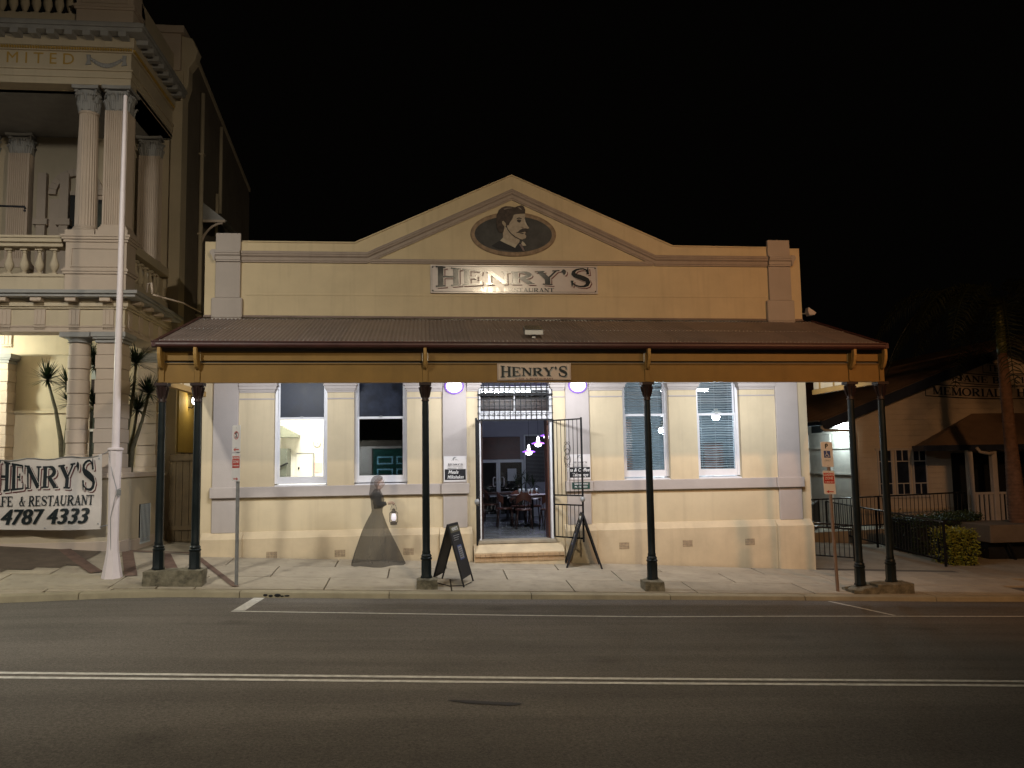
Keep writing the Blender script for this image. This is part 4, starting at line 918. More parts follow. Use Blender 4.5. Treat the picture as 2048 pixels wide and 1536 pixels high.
# sandwich boards
def aboard(name, label, ridge, spread, width, height, tilt, face=True, yaw=0.):
    gx, gy = ridge; g0 = gz(gx, gy); t = thing(name, label, 'sandwich board', (gx, gy, g0))
    ca, sa = math.cos(yaw), math.sin(yaw)
    def W(u, v, z):  # u across the legs, v along the ridge
        x, y = gx + ca * u - sa * v, gy + sa * u + ca * v; return (x, y, gz(x, y) * (1 - z / height) + (g0) * (z / height) + z)
    for sd in (-1, 1):
        def P(h, v, o=0.): return W(sd * (spread * (1 - h / height) + o), v, h)
        lg = MB()
        for v in (-width / 2, width / 2): lg.bar(P(0, v), P(height, v, 0), .028, .04)
        lf = obj('frame', lg.bar(P(.14, -width / 2), P(.14, width / 2), .03).bar(P(height - .01, -width / 2), P(height - .01, width / 2), .03), 'blackm', t)
        b = MB(); q = [(.15, -1), (.15, 1), (height - .02, 1), (height - .02, -1)]
        vv = [P(h, s * (width / 2 - .01), .012) for h, s in q] + [P(h, s * (width / 2 - .01), -.004) for h, s in q]
        b.add(vv, [(0, 1, 2, 3), (7, 6, 5, 4), (0, 4, 5, 1), (1, 5, 6, 2), (2, 6, 7, 3), (3, 7, 4, 0)]); pn = obj('board', b, 'blackm', lf)
        def Q(h, s, o=.018): return P(h, s, o)
        def patch(h0, h1, s0, s1, m, nm, o=.016): obj(nm, MB().add([Q(h0, s0, o), Q(h0, s1, o), Q(h1, s1, o), Q(h1, s0, o)], [(0, 1, 2, 3)]), m, lf)
        w2 = width / 2 - .03
        patch(height - .14, height - .03, -w2, w2, M['hdr'], 'header')
        d = (Vector(Q(.5, .1)) - Vector(Q(.5, -.1))).normalized() * (1 if sd > 0 else -1); up = (Vector(Q(.9, 0)) - Vector(Q(.3, 0))).normalized(); nrm = d.cross(up)
        R = Matrix((d, up, nrm)).transposed().to_euler()
        tx = text('lettering', "HENRY'S", 'chalk', lf, Q(height - .085, 0, .019), .085, R, bold=.001)
        for k in range(3): patch(height - .20 - k * .035, height - .188 - k * .035, -w2 * .7, w2 * (.7 - .2 * k), 'galv', 'print_line')
        patch(.42, .66, -w2 * .45, w2 * .5, 'blue', 'poster'); patch(.44, .64, -w2 * .38, w2 * .43, 'galv', 'poster_sheet', .0175)
        for k in range(5): patch(.46 + k * .035, .472 + k * .035, -w2 * .3, w2 * .3, 'ink', 'print_line', .019)
    hd = MB(); hd.bar(W(-.02, -.07, height + .0), W(-.02, .07, height), .02).bar(W(0, -width / 2, height + .004), W(0, width / 2, height + .004), .03, .018); obj('hinge_rail', hd, 'blackm', t)
    return t
M['hdr'] = mat('board_header', (.11, .10, .055), .5, .2, 9, 0)
aboard('sandwich_board', 'black sandwich board with a shop header standing beside the post left of the doorstep', (.47, -2.22), .29, .55, 1.02, 0, yaw=math.radians(-20))
aboard('sandwich_board', 'black sandwich board seen edge-on, standing against the wall right of the doorstep', (3.12, -.52), .345, .50, 1.04, 0, yaw=math.radians(-6))
t = obj('power_cord', MB().tube([(.2, -2.3, gz(.2, -2.3) + .012), (.4, -2.55, gz(.4, -2.5) + .012), (.65, -2.5, gz(.65, -2.5) + .012), (.8, -2.2, gz(.8, -2.2) + .012)], .007, 6), 'black'); tag(t, 'thin black cord lying on the footpath between the feet of the left sandwich board', 'cord')

# ================================================================== THE WOMAN WITH THE LANTERN
M['hidden'] = ghost('covered_body', (.2, .15, .12), 0.0)
def person():
    bx, by = -.92, -.70; g = gz(bx, by)
    t = thing('person', 'faint see-through woman in a long dark dress walking right and holding out a lantern', 'person', (bx, by, g))
    # body: one skin surface (pelvis root), head and hands added to it
    V_ = {'pelvis': ((0, 0, .95), .12), 'waist': ((.0, 0, 1.08), .095), 'chest': ((-.02, 0, 1.27), .115), 'neck0': ((-.01, 0, 1.41), .055), 'neck1': ((.02, 0, 1.475), .048), 'skull': ((.035, 0, 1.545), .075),
          'hipl': ((.02, .09, .90), .09), 'kneel': ((.10, .09, .50), .06), 'ankl': ((.08, .09, .09), .04), 'toel': ((.22, .09, .035), .03),
          'hipr': ((-.02, -.09, .90), .09), 'kneer': ((-.04, -.09, .50), .06), 'ankr': ((-.20, -.09, .10), .04), 'toer': ((-.08, -.09, .035), .03),
          'shr': ((-.02, -.15, 1.37), .055), 'elr': ((.0, -.20, 1.12), .042), 'wrr': ((.20, -.16, 1.20), .026), 'par': ((.27, -.15, 1.215), .027),
          'shl': ((-.02, .15, 1.37), .055), 'ell': ((.02, .20, 1.13), .042), 'wrl': ((.18, .15, 1.17), .026), 'pal': ((.245, .13, 1.18), .027)}
    E_ = [('pelvis', 'waist'), ('waist', 'chest'), ('chest', 'neck0'), ('neck0', 'neck1'), ('neck1', 'skull'), ('pelvis', 'hipl'), ('hipl', 'kneel'), ('kneel', 'ankl'), ('ankl', 'toel'), ('pelvis', 'hipr'), ('hipr', 'kneer'), ('kneer', 'ankr'), ('ankr', 'toer'),
          ('chest', 'shr'), ('shr', 'elr'), ('elr', 'wrr'), ('wrr', 'par'), ('chest', 'shl'), ('shl', 'ell'), ('ell', 'wrl'), ('wrl', 'pal')]
    for sd, pk in ((-1, 'par'), (1, 'pal')):  # five fingers on each palm, curled
        b = V_[pk][0]
        for q in range(4):
            oy = (q - 1.5) * .017; L1 = [.040, .045, .042, .034][q]
            V_[f'f{pk}{q}a'] = ((b[0] + .035, b[1] + oy, b[2] - .002), .0095); V_[f'f{pk}{q}b'] = ((b[0] + .035 + L1 * .7, b[1] + oy * 1.05, b[2] - .018), .009); V_[f'f{pk}{q}c'] = ((b[0] + .035 + L1 * .55, b[1] + oy, b[2] - .045), .008)
            E_ += [(pk, f'f{pk}{q}a'), (f'f{pk}{q}a', f'f{pk}{q}b'), (f'f{pk}{q}b', f'f{pk}{q}c')]
        V_[f't{pk}a'] = ((b[0] + .012, b[1] + sd * -.032, b[2] + .012), .010); V_[f't{pk}b'] = ((b[0] + .048, b[1] + sd * -.030, b[2] + .006), .009); E_ += [(pk, f't{pk}a'), (f't{pk}a', f't{pk}b')]
    names = list(V_); idx = {k: i for i, k in enumerate(names)}
    me = bpy.data.meshes.new('body'); me.from_pydata([V_[k][0] for k in names], [(idx[a], idx[b]) for a, b in E_], []); o = bpy.data.objects.new('body', me); COL.objects.link(o)
    sk = o.modifiers.new('skin', 'SKIN'); 
    for i, k in enumerate(names): s_ = me.skin_vertices[0].data[i]; s_.radius = (V_[k][1],) * 2; s_.use_root = (k == 'pelvis')
    sb = o.modifiers.new('sub', 'SUBSURF'); sb.levels = 1; sb.render_levels = 1
    dg = bpy.context.evaluated_depsgraph_get(); me2 = bpy.data.meshes.new_from_object(o.evaluated_get(dg)); bpy.data.objects.remove(o)
    # head with brow, nose, lips and chin looking along +x
    hd = MB(); n, m_ = 24, 20; c = Vector((.03, 0, 1.585))
    for j in range(m_ + 1):
        ph = PI * j / m_ - PI / 2
        for i in range(n):
            a = 2 * PI * i / n; x = .098 * math.cos(ph) * math.cos(a); y = .074 * math.cos(ph) * math.sin(a); z = .118 * math.sin(ph)
            f_ = max(0, math.cos(a)) ** 6 * math.cos(ph)
            if z < 0: x *= 1 + .12 * (z / .118) if x < 0 else 1; y *= 1 + .25 * z / .118
            x += f_ * (.026 * math.exp(-((z + .018) / .018) ** 2) * max(0, math.cos(a)) ** 30 + .010 * math.exp(-((z + .058) / .010) ** 2) + .012 * math.exp(-((z + .095) / .016) ** 2) - .008 * math.exp(-((z - .012) / .012) ** 2))
            hd.v.append((c.x + x, c.y + y, c.z + z))
    hd.f = [(j * n + i, j * n + (i + 1) % n, (j + 1) * n + (i + 1) % n, (j + 1) * n + i) for j in range(m_) for i in range(n)]
    import bmesh
    bm = bmesh.new(); bm.from_mesh(me2); t2 = bpy.data.meshes.new('tmp'); t2.from_pydata(hd.v, [], hd.f); bm.from_mesh(t2); bmesh.ops.remove_doubles(bm, verts=bm.verts, dist=.0005)
    me3 = bpy.data.meshes.new('body'); bm.to_mesh(me3); bm.free(); me3.materials.append(M['skin'])
    me3.materials.append(M['hidden'])   # what the dress covers does not show through it
    for p in me3.polygons:
        p.use_smooth = True; c_ = p.center
        if c_.z < 1.43 and c_.x < .20: p.material_index = 1
    b = bpy.data.objects.new('body', me3); COL.objects.link(b); b.parent = t; b.scale = (.985,) * 3
    def loc(mb): mb.v = [(p[0] + bx, p[1] + by, p[2] + g) for p in mb.v]; return mb
    # face details
    f = MB(); f.ball((.118, .028, 1.60), .008, .012, .008, 8, 6).ball((.118, -.028, 1.60), .008, .012, .008, 8, 6); f.tube([(.12, .042, 1.618), (.128, .028, 1.623), (.128, .012, 1.618)], .003, 4); f.tube([(.12, -.042, 1.618), (.128, -.028, 1.623), (.128, -.012, 1.618)], .003, 4)
    obj('eyes', loc(f), 'hair', t); obj('ear', loc(MB().ball((.03, -.075, 1.58), .020, .008, .032, 10, 6)), 'skin', t, smooth=2); obj('lips', loc(MB().ball((.126, 0, 1.527), .007, .020, .007, 8, 6)), 'inkr', t)
    # hair gathered low at the nape, falling to the shoulders
    h = MB(); n = 28
    sec = [(1.712, .0, .02, .02), (1.705, .005, .06, .05), (1.68, .0, .093, .078), (1.64, -.012, .108, .088), (1.60, -.030, .100, .090), (1.56, -.048, .088, .086), (1.50, -.062, .078, .080), (1.44, -.068, .080, .085), (1.37, -.085, .075, .085), (1.29, -.095, .055, .070), (1.24, -.095, .02, .03)]
    for z, cx, rx, ry in sec:
        for i in range(n):
            a = 2 * PI * i / n; k = 1 + .05 * math.sin(7 * a + z * 20); h.v.append((cx + rx * k * math.cos(a), ry * k * math.sin(a), z))
    h.f = [(j * n + i, (j + 1) * n + i, (j + 1) * n + (i + 1) % n, j * n + (i + 1) % n) for j in range(len(sec) - 1) for i in range(n)]
    obj('hair', loc(h), 'hair', t, smooth=2)
    # dress: bodice and full skirt with folds, one continuous surface
    d = MB(); n = 72
    sec = [(.012, .04, .475, .40, .05), (.06, .03, .465, .40, .055), (.25, .01, .40, .34, .055), (.45, -.01, .325, .28, .05), (.65, -.03, .25, .22, .04), (.82, -.03, .185, .172, .02), (.94, -.02, .135, .14, .008), (1.0, -.012, .108, .118, .0),
           (1.05, -.008, .105, .115, 0), (1.14, -.005, .118, .135, 0), (1.24, .0, .132, .155, 0), (1.32, -.012, .122, .165, 0), (1.38, -.016, .095, .145, 0), (1.42, -.010, .068, .085, 0), (1.455, .0, .058, .060, 0)]
    for z, cx, rx, ry, fo in sec:
        for i in range(n):
            a = 2 * PI * i / n; k = 1 + .5 * fo * (math.sin(9 * a + 1.2) + .6 * math.sin(17 * a) + .4 * math.sin(4 * a + 2)); 
            tail = -.06 * (1 - z / .9) * max(0, -math.cos(a)) if z < .9 else 0
            d.v.append((cx + rx * k * math.cos(a) + tail, ry * k * math.sin(a), z + (.012 * math.sin(5 * a) if z < .03 else 0)))
    d.f = [(j * n + i, j * n + (i + 1) % n, (j + 1) * n + (i + 1) % n, (j + 1) * n + i) for j in range(len(sec) - 1) for i in range(n)]
    dr = obj('dress', loc(d), 'dress', t, smooth=2)
    for sd, S, E, Wr in ((-1, (-.02, -.145, 1.37), (.0, -.205, 1.12), (.17, -.165, 1.188)), (1, (-.02, .145, 1.37), (.02, .205, 1.13), (.155, .16, 1.163))):
        S, E, Wr = map(Vector, (S, E, Wr)); pts = [S, S.lerp(E, .25), S.lerp(E, .6), E, E.lerp(Wr, .35), E.lerp(Wr, .75), Wr]
        s_ = MB().tube(pts, [.062, .072, .068, .066, .060, .045, .034], 14); obj('sleeve', loc(s_), 'dress', dr, smooth=2)
    # lantern hanging from the near hand
    L0 = Vector((.285, -.15, 0)); lx, ly = bx + .315, by - .15; zt = g + 1.17
    L = thing('lantern', 'small lit hurricane lantern held out in front of the walking woman', 'lantern', (lx, ly, zt - .40))
    mb = MB(); mb.tube([(lx + .055 * math.cos(a), ly, zt - .115 + .105 * math.sin(a)) for a in [PI * k / 10 for k in range(11)]], .004, 5); obj('handle', mb, 'lantm', L, smooth=2)
    mb = MB(); mb.lathe(lx, ly, [(.062, zt - .40), (.066, zt - .385), (.060, zt - .35), (.035, zt - .33)], 20).lathe(lx, ly, [(.030, zt - .18), (.050, zt - .165), (.048, zt - .15), (.028, zt - .12), (.034, zt - .105), (.012, zt - .09)], 20)
    for a in (0, PI): mb.tube([(lx + .055 * math.cos(a), ly, zt - .365), (lx + .076 * math.cos(a), ly, zt - .34), (lx + .076 * math.cos(a), ly, zt - .18), (lx + .05 * math.cos(a), ly, zt - .155)], .007, 6)
    obj('frame', mb, 'lantm', L, smooth=1)
    gl = MB(); gl.lathe(lx, ly, [(.030, zt - .325), (.048, zt - .29), (.050, zt - .25), (.040, zt - .20), (.028, zt - .185)], 20); obj('globe', gl, emis('lantern_glow', (1, .92, .97), .6), L, smooth=2)
person()

# strip lights added out of sight behind the verandah beam to light the wall evenly
M['tube'] = emis('fill_strip_glow', (1, .96, .86), 5)
for k, x in enumerate((-2.6, 1.95, 6.4)):
    t = thing('fill_strip', ('left', 'middle', 'right')[k] + ' unseen strip light added behind the verandah beam to light the wall', 'lamp', (x, -2.5, 3.4))
    obj('channel', MB().box(x - .62, x + .62, -2.535, -2.49, 3.38, 3.44), 'signw2', t); obj('tube', MB().tube([(x - .6, -2.47, 3.41), (x + .6, -2.47, 3.41)], .018, 8), 'tube', t)
    l_ = light('fill_strip_light', 'AREA', (x, -2.44, 3.40), (64, 118, 88)[k], (.92, .95, 1.0), 1.2, (x, 0, 2.2)); l_.data.shape = 'RECTANGLE'; l_.data.size_y = .08

# ================================================================== INSIDE THE CAFE
def room(name, x0, x1, y0, y1, z0, z1, wallm, floorm, back=True):
    th = .08
    obj('interior_floor', MB().box(x0, x1, y0, y1, z0 - .06, z0), floorm, cafe)
    obj('interior_ceiling', MB().box(x0, x1, y0, y1, z1, z1 + .06), wallm, cafe)
    obj('interior_wall', MB().box(x0 - th, x0, y0, y1, z0 - .05, z1 + .05), wallm, cafe); obj('interior_wall', MB().box(x1, x1 + th, y0, y1, z0 - .05, z1 + .05), wallm, cafe)
    if back: obj('interior_wall', MB().box(x0 - th, x1 + th, y1, y1 + th, z0 - .05, z1 + .05), wallm, cafe)
room('kitchen', -4.0, -1.78, .345, 3.6, .12, 3.75, 'kitch', 'tile')
room('store', -1.60, -.30, .345, 2.2, .12, 3.75, 'dark', 'dark')
room('dining', -.12, 3.78, .345, 7.0, .12, 3.55, 'inwall', 'tile')
room('front', 3.95, 7.7, .345, 3.6, .12, 3.75, mat('front_room_wall', (.11, .13, .15), .7, .1, 2, 0), 'tile')
light('kitchen_light', 'AREA', (-2.9, 1.8, 3.7), 150, (1, .98, .90), .9)
t = thing('range_hood', 'stainless range hood on the kitchen back wall seen through the bright left window', 'range hood', (-3.35, 3.3, 2.4))
obj('hood', MB().prism([(-3.75, 2.37), (-3.02, 2.37), (-3.02, 2.43), (-3.45, 2.66), (-3.75, 2.66)], 3.1, 3.59), mat('hood_grey', (.20, .21, .16), .5, .2, 4, 0), t)
obj('duct', MB().box(-3.75, -3.5, 3.25, 3.59, 2.67, 3.74), 'kitch', t)
t = thing('oven', 'tall dark oven cabinet in the left corner of the bright kitchen window', 'oven', (-3.5, 3.3, .12))
obj('cabinet', MB().box(-3.8, -3.24, 3.0, 3.58, .13, 2.10), mat('oven_grey', (.10, .11, .09), .5, .2, 4, 0), t); obj('handle', MB().tube([(-3.44, 2.96, 1.66), (-3.21, 2.96, 1.76)], .02, 6), 'black', t)
t = thing('coolroom_door', 'white coolroom door with a dark outline on the kitchen back wall', 'door', (-3.0, 3.55, .12))
obj('door', MB().box(-3.10, -2.72, 3.56, 3.595, .13, 1.98), 'kitch', t)
obj('frame', MB().box(-3.10, -2.68, 3.545, 3.56, 1.98, 2.0).box(-2.70, -2.68, 3.545, 3.56, .13, 1.98), 'galv', t); obj('handle', MB().box(-3.06, -3.03, 3.53, 3.56, 1.6, 1.66), 'black', t)
t = thing('wall_clock', 'small round clock on the kitchen wall behind the left window', 'clock', (-2.62, 3.58, 2.22))
obj('face', MB().tube([(-2.62, 3.60, 2.22), (-2.62, 3.575, 2.22)], .075, 20), 'kitch', t); obj('rim', MB().tube([(-2.62 + .08 * math.cos(a), 3.575, 2.22 + .08 * math.sin(a)) for a in [2 * PI * k / 20 for k in range(21)]], .008, 5), 'galv', t)
obj('hands', MB().bar((-2.62, 3.57, 2.22), (-2.62, 3.57, 2.27), .008).bar((-2.62, 3.57, 2.22), (-2.58, 3.57, 2.21), .008), 'black', t)
t = obj('kitchen_notice', MB().box(-2.70, -2.50, 3.585, 3.598, 1.52, 1.76), mat('notice_pink', (.80, .55, .48), .6, .1, 30, 0)); tag(t, 'pale red notice stuck low on the kitchen wall at the right side of the window', 'notice')
t = thing('hanging_pan', 'dark pan hanging at the right edge of the bright kitchen window', 'pan', (-2.12, 2.2, 2.15))
obj('pan', MB().tube([(-2.12, 2.2, 2.12), (-2.12, 2.25, 2.12)], .10, 18), 'blackm', t); obj('handle', MB().bar((-2.12, 2.22, 2.2), (-2.12, 2.22, 2.42), .025), 'blackm', t)
obj('hook', MB().tube([(-2.12, 2.22, 2.42), (-2.12, 2.22, 3.74)], .006, 5), 'galv', t)

# blinds and bare lamps in the two right windows
def blind(key, parent, seed):
    x0, x1, z0, z1 = OP[key]; rnd = random.Random(seed); mb = MB(); n = 42
    for i in range(n):
        z = z0 + .14 + i * (z1 - z0 - .2) / n; dz = rnd.uniform(-.004, .004); tl = .013 + rnd.uniform(-.003, .004); sg_ = math.sin(i * .3) * .002
        xs = [x0 + .07 + (x1 - x0 - .14) * k / 6 for k in range(7)]
        for k in range(6):
            b0, b1 = [dz * .5 + .004 * math.sin(k * 1.3 + i * .2) + sg_, dz * .5 + .004 * math.sin((k + 1) * 1.3 + i * .2) + sg_]
            mb.add([(xs[k], .227, z + tl + b0), (xs[k + 1], .227, z + tl + b1), (xs[k + 1], .262, z - tl + b1), (xs[k], .262, z - tl + b0)], [(0, 1, 2, 3)])
    obj('blind_slats', mb, 'slat', parent, kind='stuff')
    c = MB()
    for fx in (.18, .5, .82): c.box(x0 + (x1 - x0) * fx - .002, x0 + (x1 - x0) * fx + .002, .228, .232, z0 + .12, z1 - .05)
    obj('blind_cords', c, 'slat', parent)
blind('w3', w3, 3); blind('w4', w4, 4)
M['bulb'] = emis('bare_bulb', (.78, .93, 1.0), 60)
for (x, y, z, e, lab) in ((5.37, 1.35, 2.36, 150, 'glaring pendant lamp behind the blinds of the right-middle window'), (6.62, 1.3, 2.66, 170, 'glaring pendant lamp behind the blinds of the far right window')):
    t = thing('pendant_lamp', lab, 'lamp', (x, y, z))
    obj('bulb', MB().ball((x, y, z), .095, .095, .085, 14, 10), 'bulb', t, smooth=2); obj('shade', MB().lathe(x, y, [(.19, z + .06), (.06, z + .13), (.03, z + .2)], 20), 'signw2', t, smooth=2)
    obj('cord', MB().tube([(x, y, z + .2), (x, y, 3.74)], .006, 5), 'black', t)
    light('lamp_light', 'POINT', (x, y, z - .12), e, (.72, .90, 1.0), .08)
t = thing('tall_cupboard', 'tall dark cupboard standing inside behind the blinds of the far right window', 'cupboard', (6.35, 2.9, .12))
obj('carcass', MB().box(6.85, 7.35, 2.9, 3.5, .13, 2.1), 'woodd', t); obj('door', MB().box(6.87, 7.33, 2.87, 2.9, .2, 2.05), 'wood', t)
t = thing('tall_cupboard', 'tall dark cupboard standing inside behind the blinds of the right-middle window', 'cupboard', (4.75, 2.9, .12))
obj('carcass', MB().box(4.75, 5.05, 2.9, 3.5, .13, 2.7), 'woodd', t); obj('door', MB().box(4.77, 5.03, 2.87, 2.9, .2, 2.65), 'wood', t)

# dining room back wall: glazed doors, timber panel, window with blinds
gd = thing('glazed_doors', 'pair of white framed glass doors at the back of the dining room', 'doors', (2.1, 6.9, .12))
mb = MB()
for x in (1.36, 2.04, 2.10, 2.78): mb.box(x, x + .055, 6.86, 6.92, .13, 1.76)
for z in (.13, .70, 1.68): mb.box(1.41, 2.04, 6.865, 6.915, z, z + .08).box(2.15, 2.78, 6.865, 6.915, z, z + .08)
obj('frame', mb, 'alum', gd)
for a in (1.41, 2.15): obj('pane', MB().box(a, a + .63, 6.888, 6.892, .21, 1.68), 'glassd', gd)
for x, s_ in ((2.0, -1), (2.19, 1)): obj('handle', MB().tube([(x, 6.85, 1.0), (x + s_ * .04, 6.79, 1.0), (x + s_ * .06, 6.78, 1.04), (x + s_ * .06, 6.78, 1.22), (x + s_ * .04, 6.79, 1.26), (x, 6.85, 1.26)], .014, 6), 'signw2', gd, smooth=2)
obj('notice', MB().box(2.36, 2.62, 6.85, 6.857, 1.15, 1.50), 'slat', gd); obj('notice', MB().box(1.47, 1.60, 6.85, 6.857, 1.38, 1.56), 'slat', gd)
obj('dark_beyond_doors', MB().box(1.2, 2.84, 6.93, 6.99, .13, 1.76), 'dark', cafe)  # black sheet standing for the darkness beyond the glass doors
mb = MB(); rp = obj('timber_panel', MB().box(1.36, 2.75, 6.95, 6.99, 1.77, 2.42), 'woodd', cafe)
for i in range(5): obj('board', MB().box(1.37, 2.74, 6.93, 6.95, 1.785 + i * .126, 1.785 + i * .126 + .118), 'wood', rp)
wn = obj('interior_window', MB().box(2.86, 2.90, 6.9, 6.97, 1.1, 2.44).box(3.62, 3.66, 6.9, 6.97, 1.1, 2.44).box(2.86, 3.66, 6.9, 6.97, 2.44, 2.48), 'alum', cafe)
obj('pane', MB().box(2.90, 3.62, 6.95, 6.96, 1.1, 2.44), 'dark', wn)
mb = MB()
for i in range(34): mb.box(2.92, 3.60, 6.88, 6.90, 1.12 + i * .039, 1.126 + i * .039)
obj('blind_slats', mb, 'galv', wn)
# pendants with purple-rimmed shades
M['pend'] = emis('pendant_glow', (.93, .88, 1.0), 7); M['pendr'] = emis('pendant_rim', (.36, .10, 1.0), 2.2)
for (x, y, z, lab) in ((2.60, 3.75, 1.95, 'lowest of the three glowing pendant lamps seen through the cafe door'), (2.80, 3.45, 2.15, 'middle of the three glowing pendant lamps seen through the cafe door'), (2.99, 3.2, 2.335, 'highest of the three glowing pendant lamps, half hidden by the door jamb')):
    t = thing('pendant_lamp', lab, 'lamp', (x, y, z), 'pendant lamps in the dining room')
    obj('bowl', MB().lathe(x, y, [(.02, z - .085), (.075, z - .065), (.085, z - .02), (.06, z + .0)], 18), 'pend', t, smooth=2)
    obj('shade', MB().lathe(x, y, [(.158, z - .012), (.165, z), (.11, z + .02), (.045, z + .035)], 24), 'pendr', t, smooth=2)
    obj('gallery', MB().lathe(x, y, [(.04, z + .03), (.045, z + .07), (.025, z + .10), (.03, z + .14), (.008, z + .18)], 14), 'pend', t, smooth=2)
    obj('cord', MB().tube([(x, y, z + .17), (x, y, 3.5)], .004, 5), 'black', t)
    light('lamp_light', 'POINT', (x, y, z - .22), 13, (.85, .88, 1.0), .06)
# tables and chairs
def chair():
    t = thing('dining_chair', 'x', 'chair', (0, 0, 0), 'dark wood chairs round the dining tables')
    obj('seat', MB().lathe(0, 0, [(.19, .43), (.205, .445), (.20, .465), (.17, .475)], 18), 'wood', t, smooth=1)
    for sx1 in (-1, 1):
        for sy1 in (-1, 1): obj('leg', MB().tube([(sx1 * .15, sy1 * .15, .44), (sx1 * .19, sy1 * .19, 0)], [.018, .013], 8), 'woodd', t, smooth=2)
    bk = [(.20 * math.sin(a), .19 * math.cos(a) + .0, .80 - .12 * abs(math.sin(a)) ** 2) for a in [(-75 + 15 * k) * PI / 180 for k in range(11)]]
    mb = MB(); n = len(bk); 
    for p in bk: mb.v += [(p[0], p[1], p[2] + .06), (p[0], p[1], p[2] - .12), (p[0] * .93, p[1] * .93, p[2] - .12), (p[0] * .93, p[1] * .93, p[2] + .06)]
    mb.f = [(i * 4 + j, i * 4 + (j + 1) % 4, (i + 1) * 4 + (j + 1) % 4, (i + 1) * 4 + j) for i in range(n - 1) for j in range(4)] + [(3, 2, 1, 0), tuple((n - 1) * 4 + j for j in range(4))]
    obj('backrest', mb, 'wood', t, smooth=1)
    for a in (-70, -35, 0, 35, 70): r = math.radians(a); obj('spindle', MB().tube([(.17 * math.sin(r), .17 * math.cos(r), .46), (.19 * math.sin(r), .185 * math.cos(r), .72)], .009, 6), 'woodd', t)
    return t
c0 = chair(); first = True
for x, y, a, lab in ((1.93, 3.35, 90, 'leftmost dark wood chair at the near dining table'), (2.32, 2.72, 180, 'dark wood chair with its back to the doorway, left of the two nearest'), (2.92, 2.62, 190, 'dark wood chair with its back to the doorway, nearest the right jamb'),
                     (2.35, 4.05, 0, 'dark wood chair on the far side of the near dining table'), (2.75, 4.1, 5, 'dark wood chair at the far right of the near dining table'), (3.35, 3.0, -90, 'dark wood chair at the right end behind the door jamb'), (1.75, 5.3, 80, 'dark wood chair at the back table near the glass doors')):
    c = c0 if first else copy_tree(c0); first = False; c.location = (x, y, .12); c.rotation_euler = (0, 0, math.radians(a)); c['label'] = lab
def table(x, y, lab):
    t = thing('dining_table', lab, 'table', (x, y, .12))
    obj('tabletop', MB().box(x - .55, x + .55, y - .42, y + .42, .85, .885), 'woodd', t, bev=.006); obj('pedestal', MB().lathe(x, y, [(.22, .12), (.20, .15), (.04, .2), (.035, .85)], 14), 'black', t, smooth=1)
    c = obj('tablecloth', MB().add([(x - .40, y - .42 + .0, .888), (x, y - .60, .80), (x + .4, y - .42, .888), (x + .56, y, .888), (x + .4, y + .42, .888), (x - .4, y + .42, .888), (x - .62, y, .82)], [(0, 1, 2, 3, 4, 5, 6)]), 'signw2'); tag(c, 'white overlay cloth on the ' + lab.split(' set')[0], 'tablecloth')
    return t
table(2.62, 3.42, 'near dark dining table set with glasses, seen through the door'); table(2.2, 5.3, 'back dark dining table set near the glass doors')
for x, y in ((2.3, 3.3), (2.42, 3.5), (2.6, 3.3), (2.75, 3.5), (2.95, 3.25), (2.5, 3.15)):
    g = thing('wine_glass', 'one of the small drinking glasses clustered on the near dining table', 'glass', (x, y, .89), 'glasses on the dining table')
    obj('bowl', MB().lathe(x, y, [(.028, .89), (.006, .90), (.006, .95), (.032, .98), (.028, 1.04)], 10), 'alum', g, smooth=2)
t = thing('pot_plant', 'leafy dark pot plant standing in the dining room behind the table', 'plant', (2.6, 5.6, .12))
obj('pot', MB().lathe(2.6, 5.6, [(.12, .12), (.17, .45), (.18, .47)], 16), 'blackm', t, smooth=1)
def rosette(mb, c, n, L_, w_, rnd, droop=.35, up=.2):
    for i in range(n):
        a = rnd.uniform(0, 2 * PI); e = rnd.uniform(-.35, 1.35); l = L_ * rnd.uniform(.75, 1.1); d = Vector((math.cos(a) * math.cos(e), math.sin(a) * math.cos(e), math.sin(e))); s_ = d.cross(Vector((0, 0, 1)))
        s_ = s_.normalized() if s_.length > .01 else Vector((1, 0, 0)); p = Vector(c); pts = []
        for k in range(5): q = k / 4; pts.append((p + d * l * q - Vector((0, 0, droop * l * q * q * math.cos(e))), w_ * (1 - q) ** .7 * (.6 + q if q < .4 else 1)))
        b = len(mb.v)
        for pp, ww in pts: mb.v += [tuple(pp + s_ * ww / 2), tuple(pp - s_ * ww / 2)]
        mb.f += [(b + 2 * k, b + 2 * k + 1, b + 2 * k + 3, b + 2 * k + 2) for k in range(4)]
rr = random.Random(2); mb = MB()
for c in ((2.5, 5.6, 1.05), (2.75, 5.6, 1.15), (2.62, 5.55, 1.3), (2.95, 5.7, 1.05)): mb.tube([(2.6, 5.6, .45), c], .012, 5); rosette(mb, c, 26, .38, .035, rr)
obj('leaves', mb, 'leafd', t)

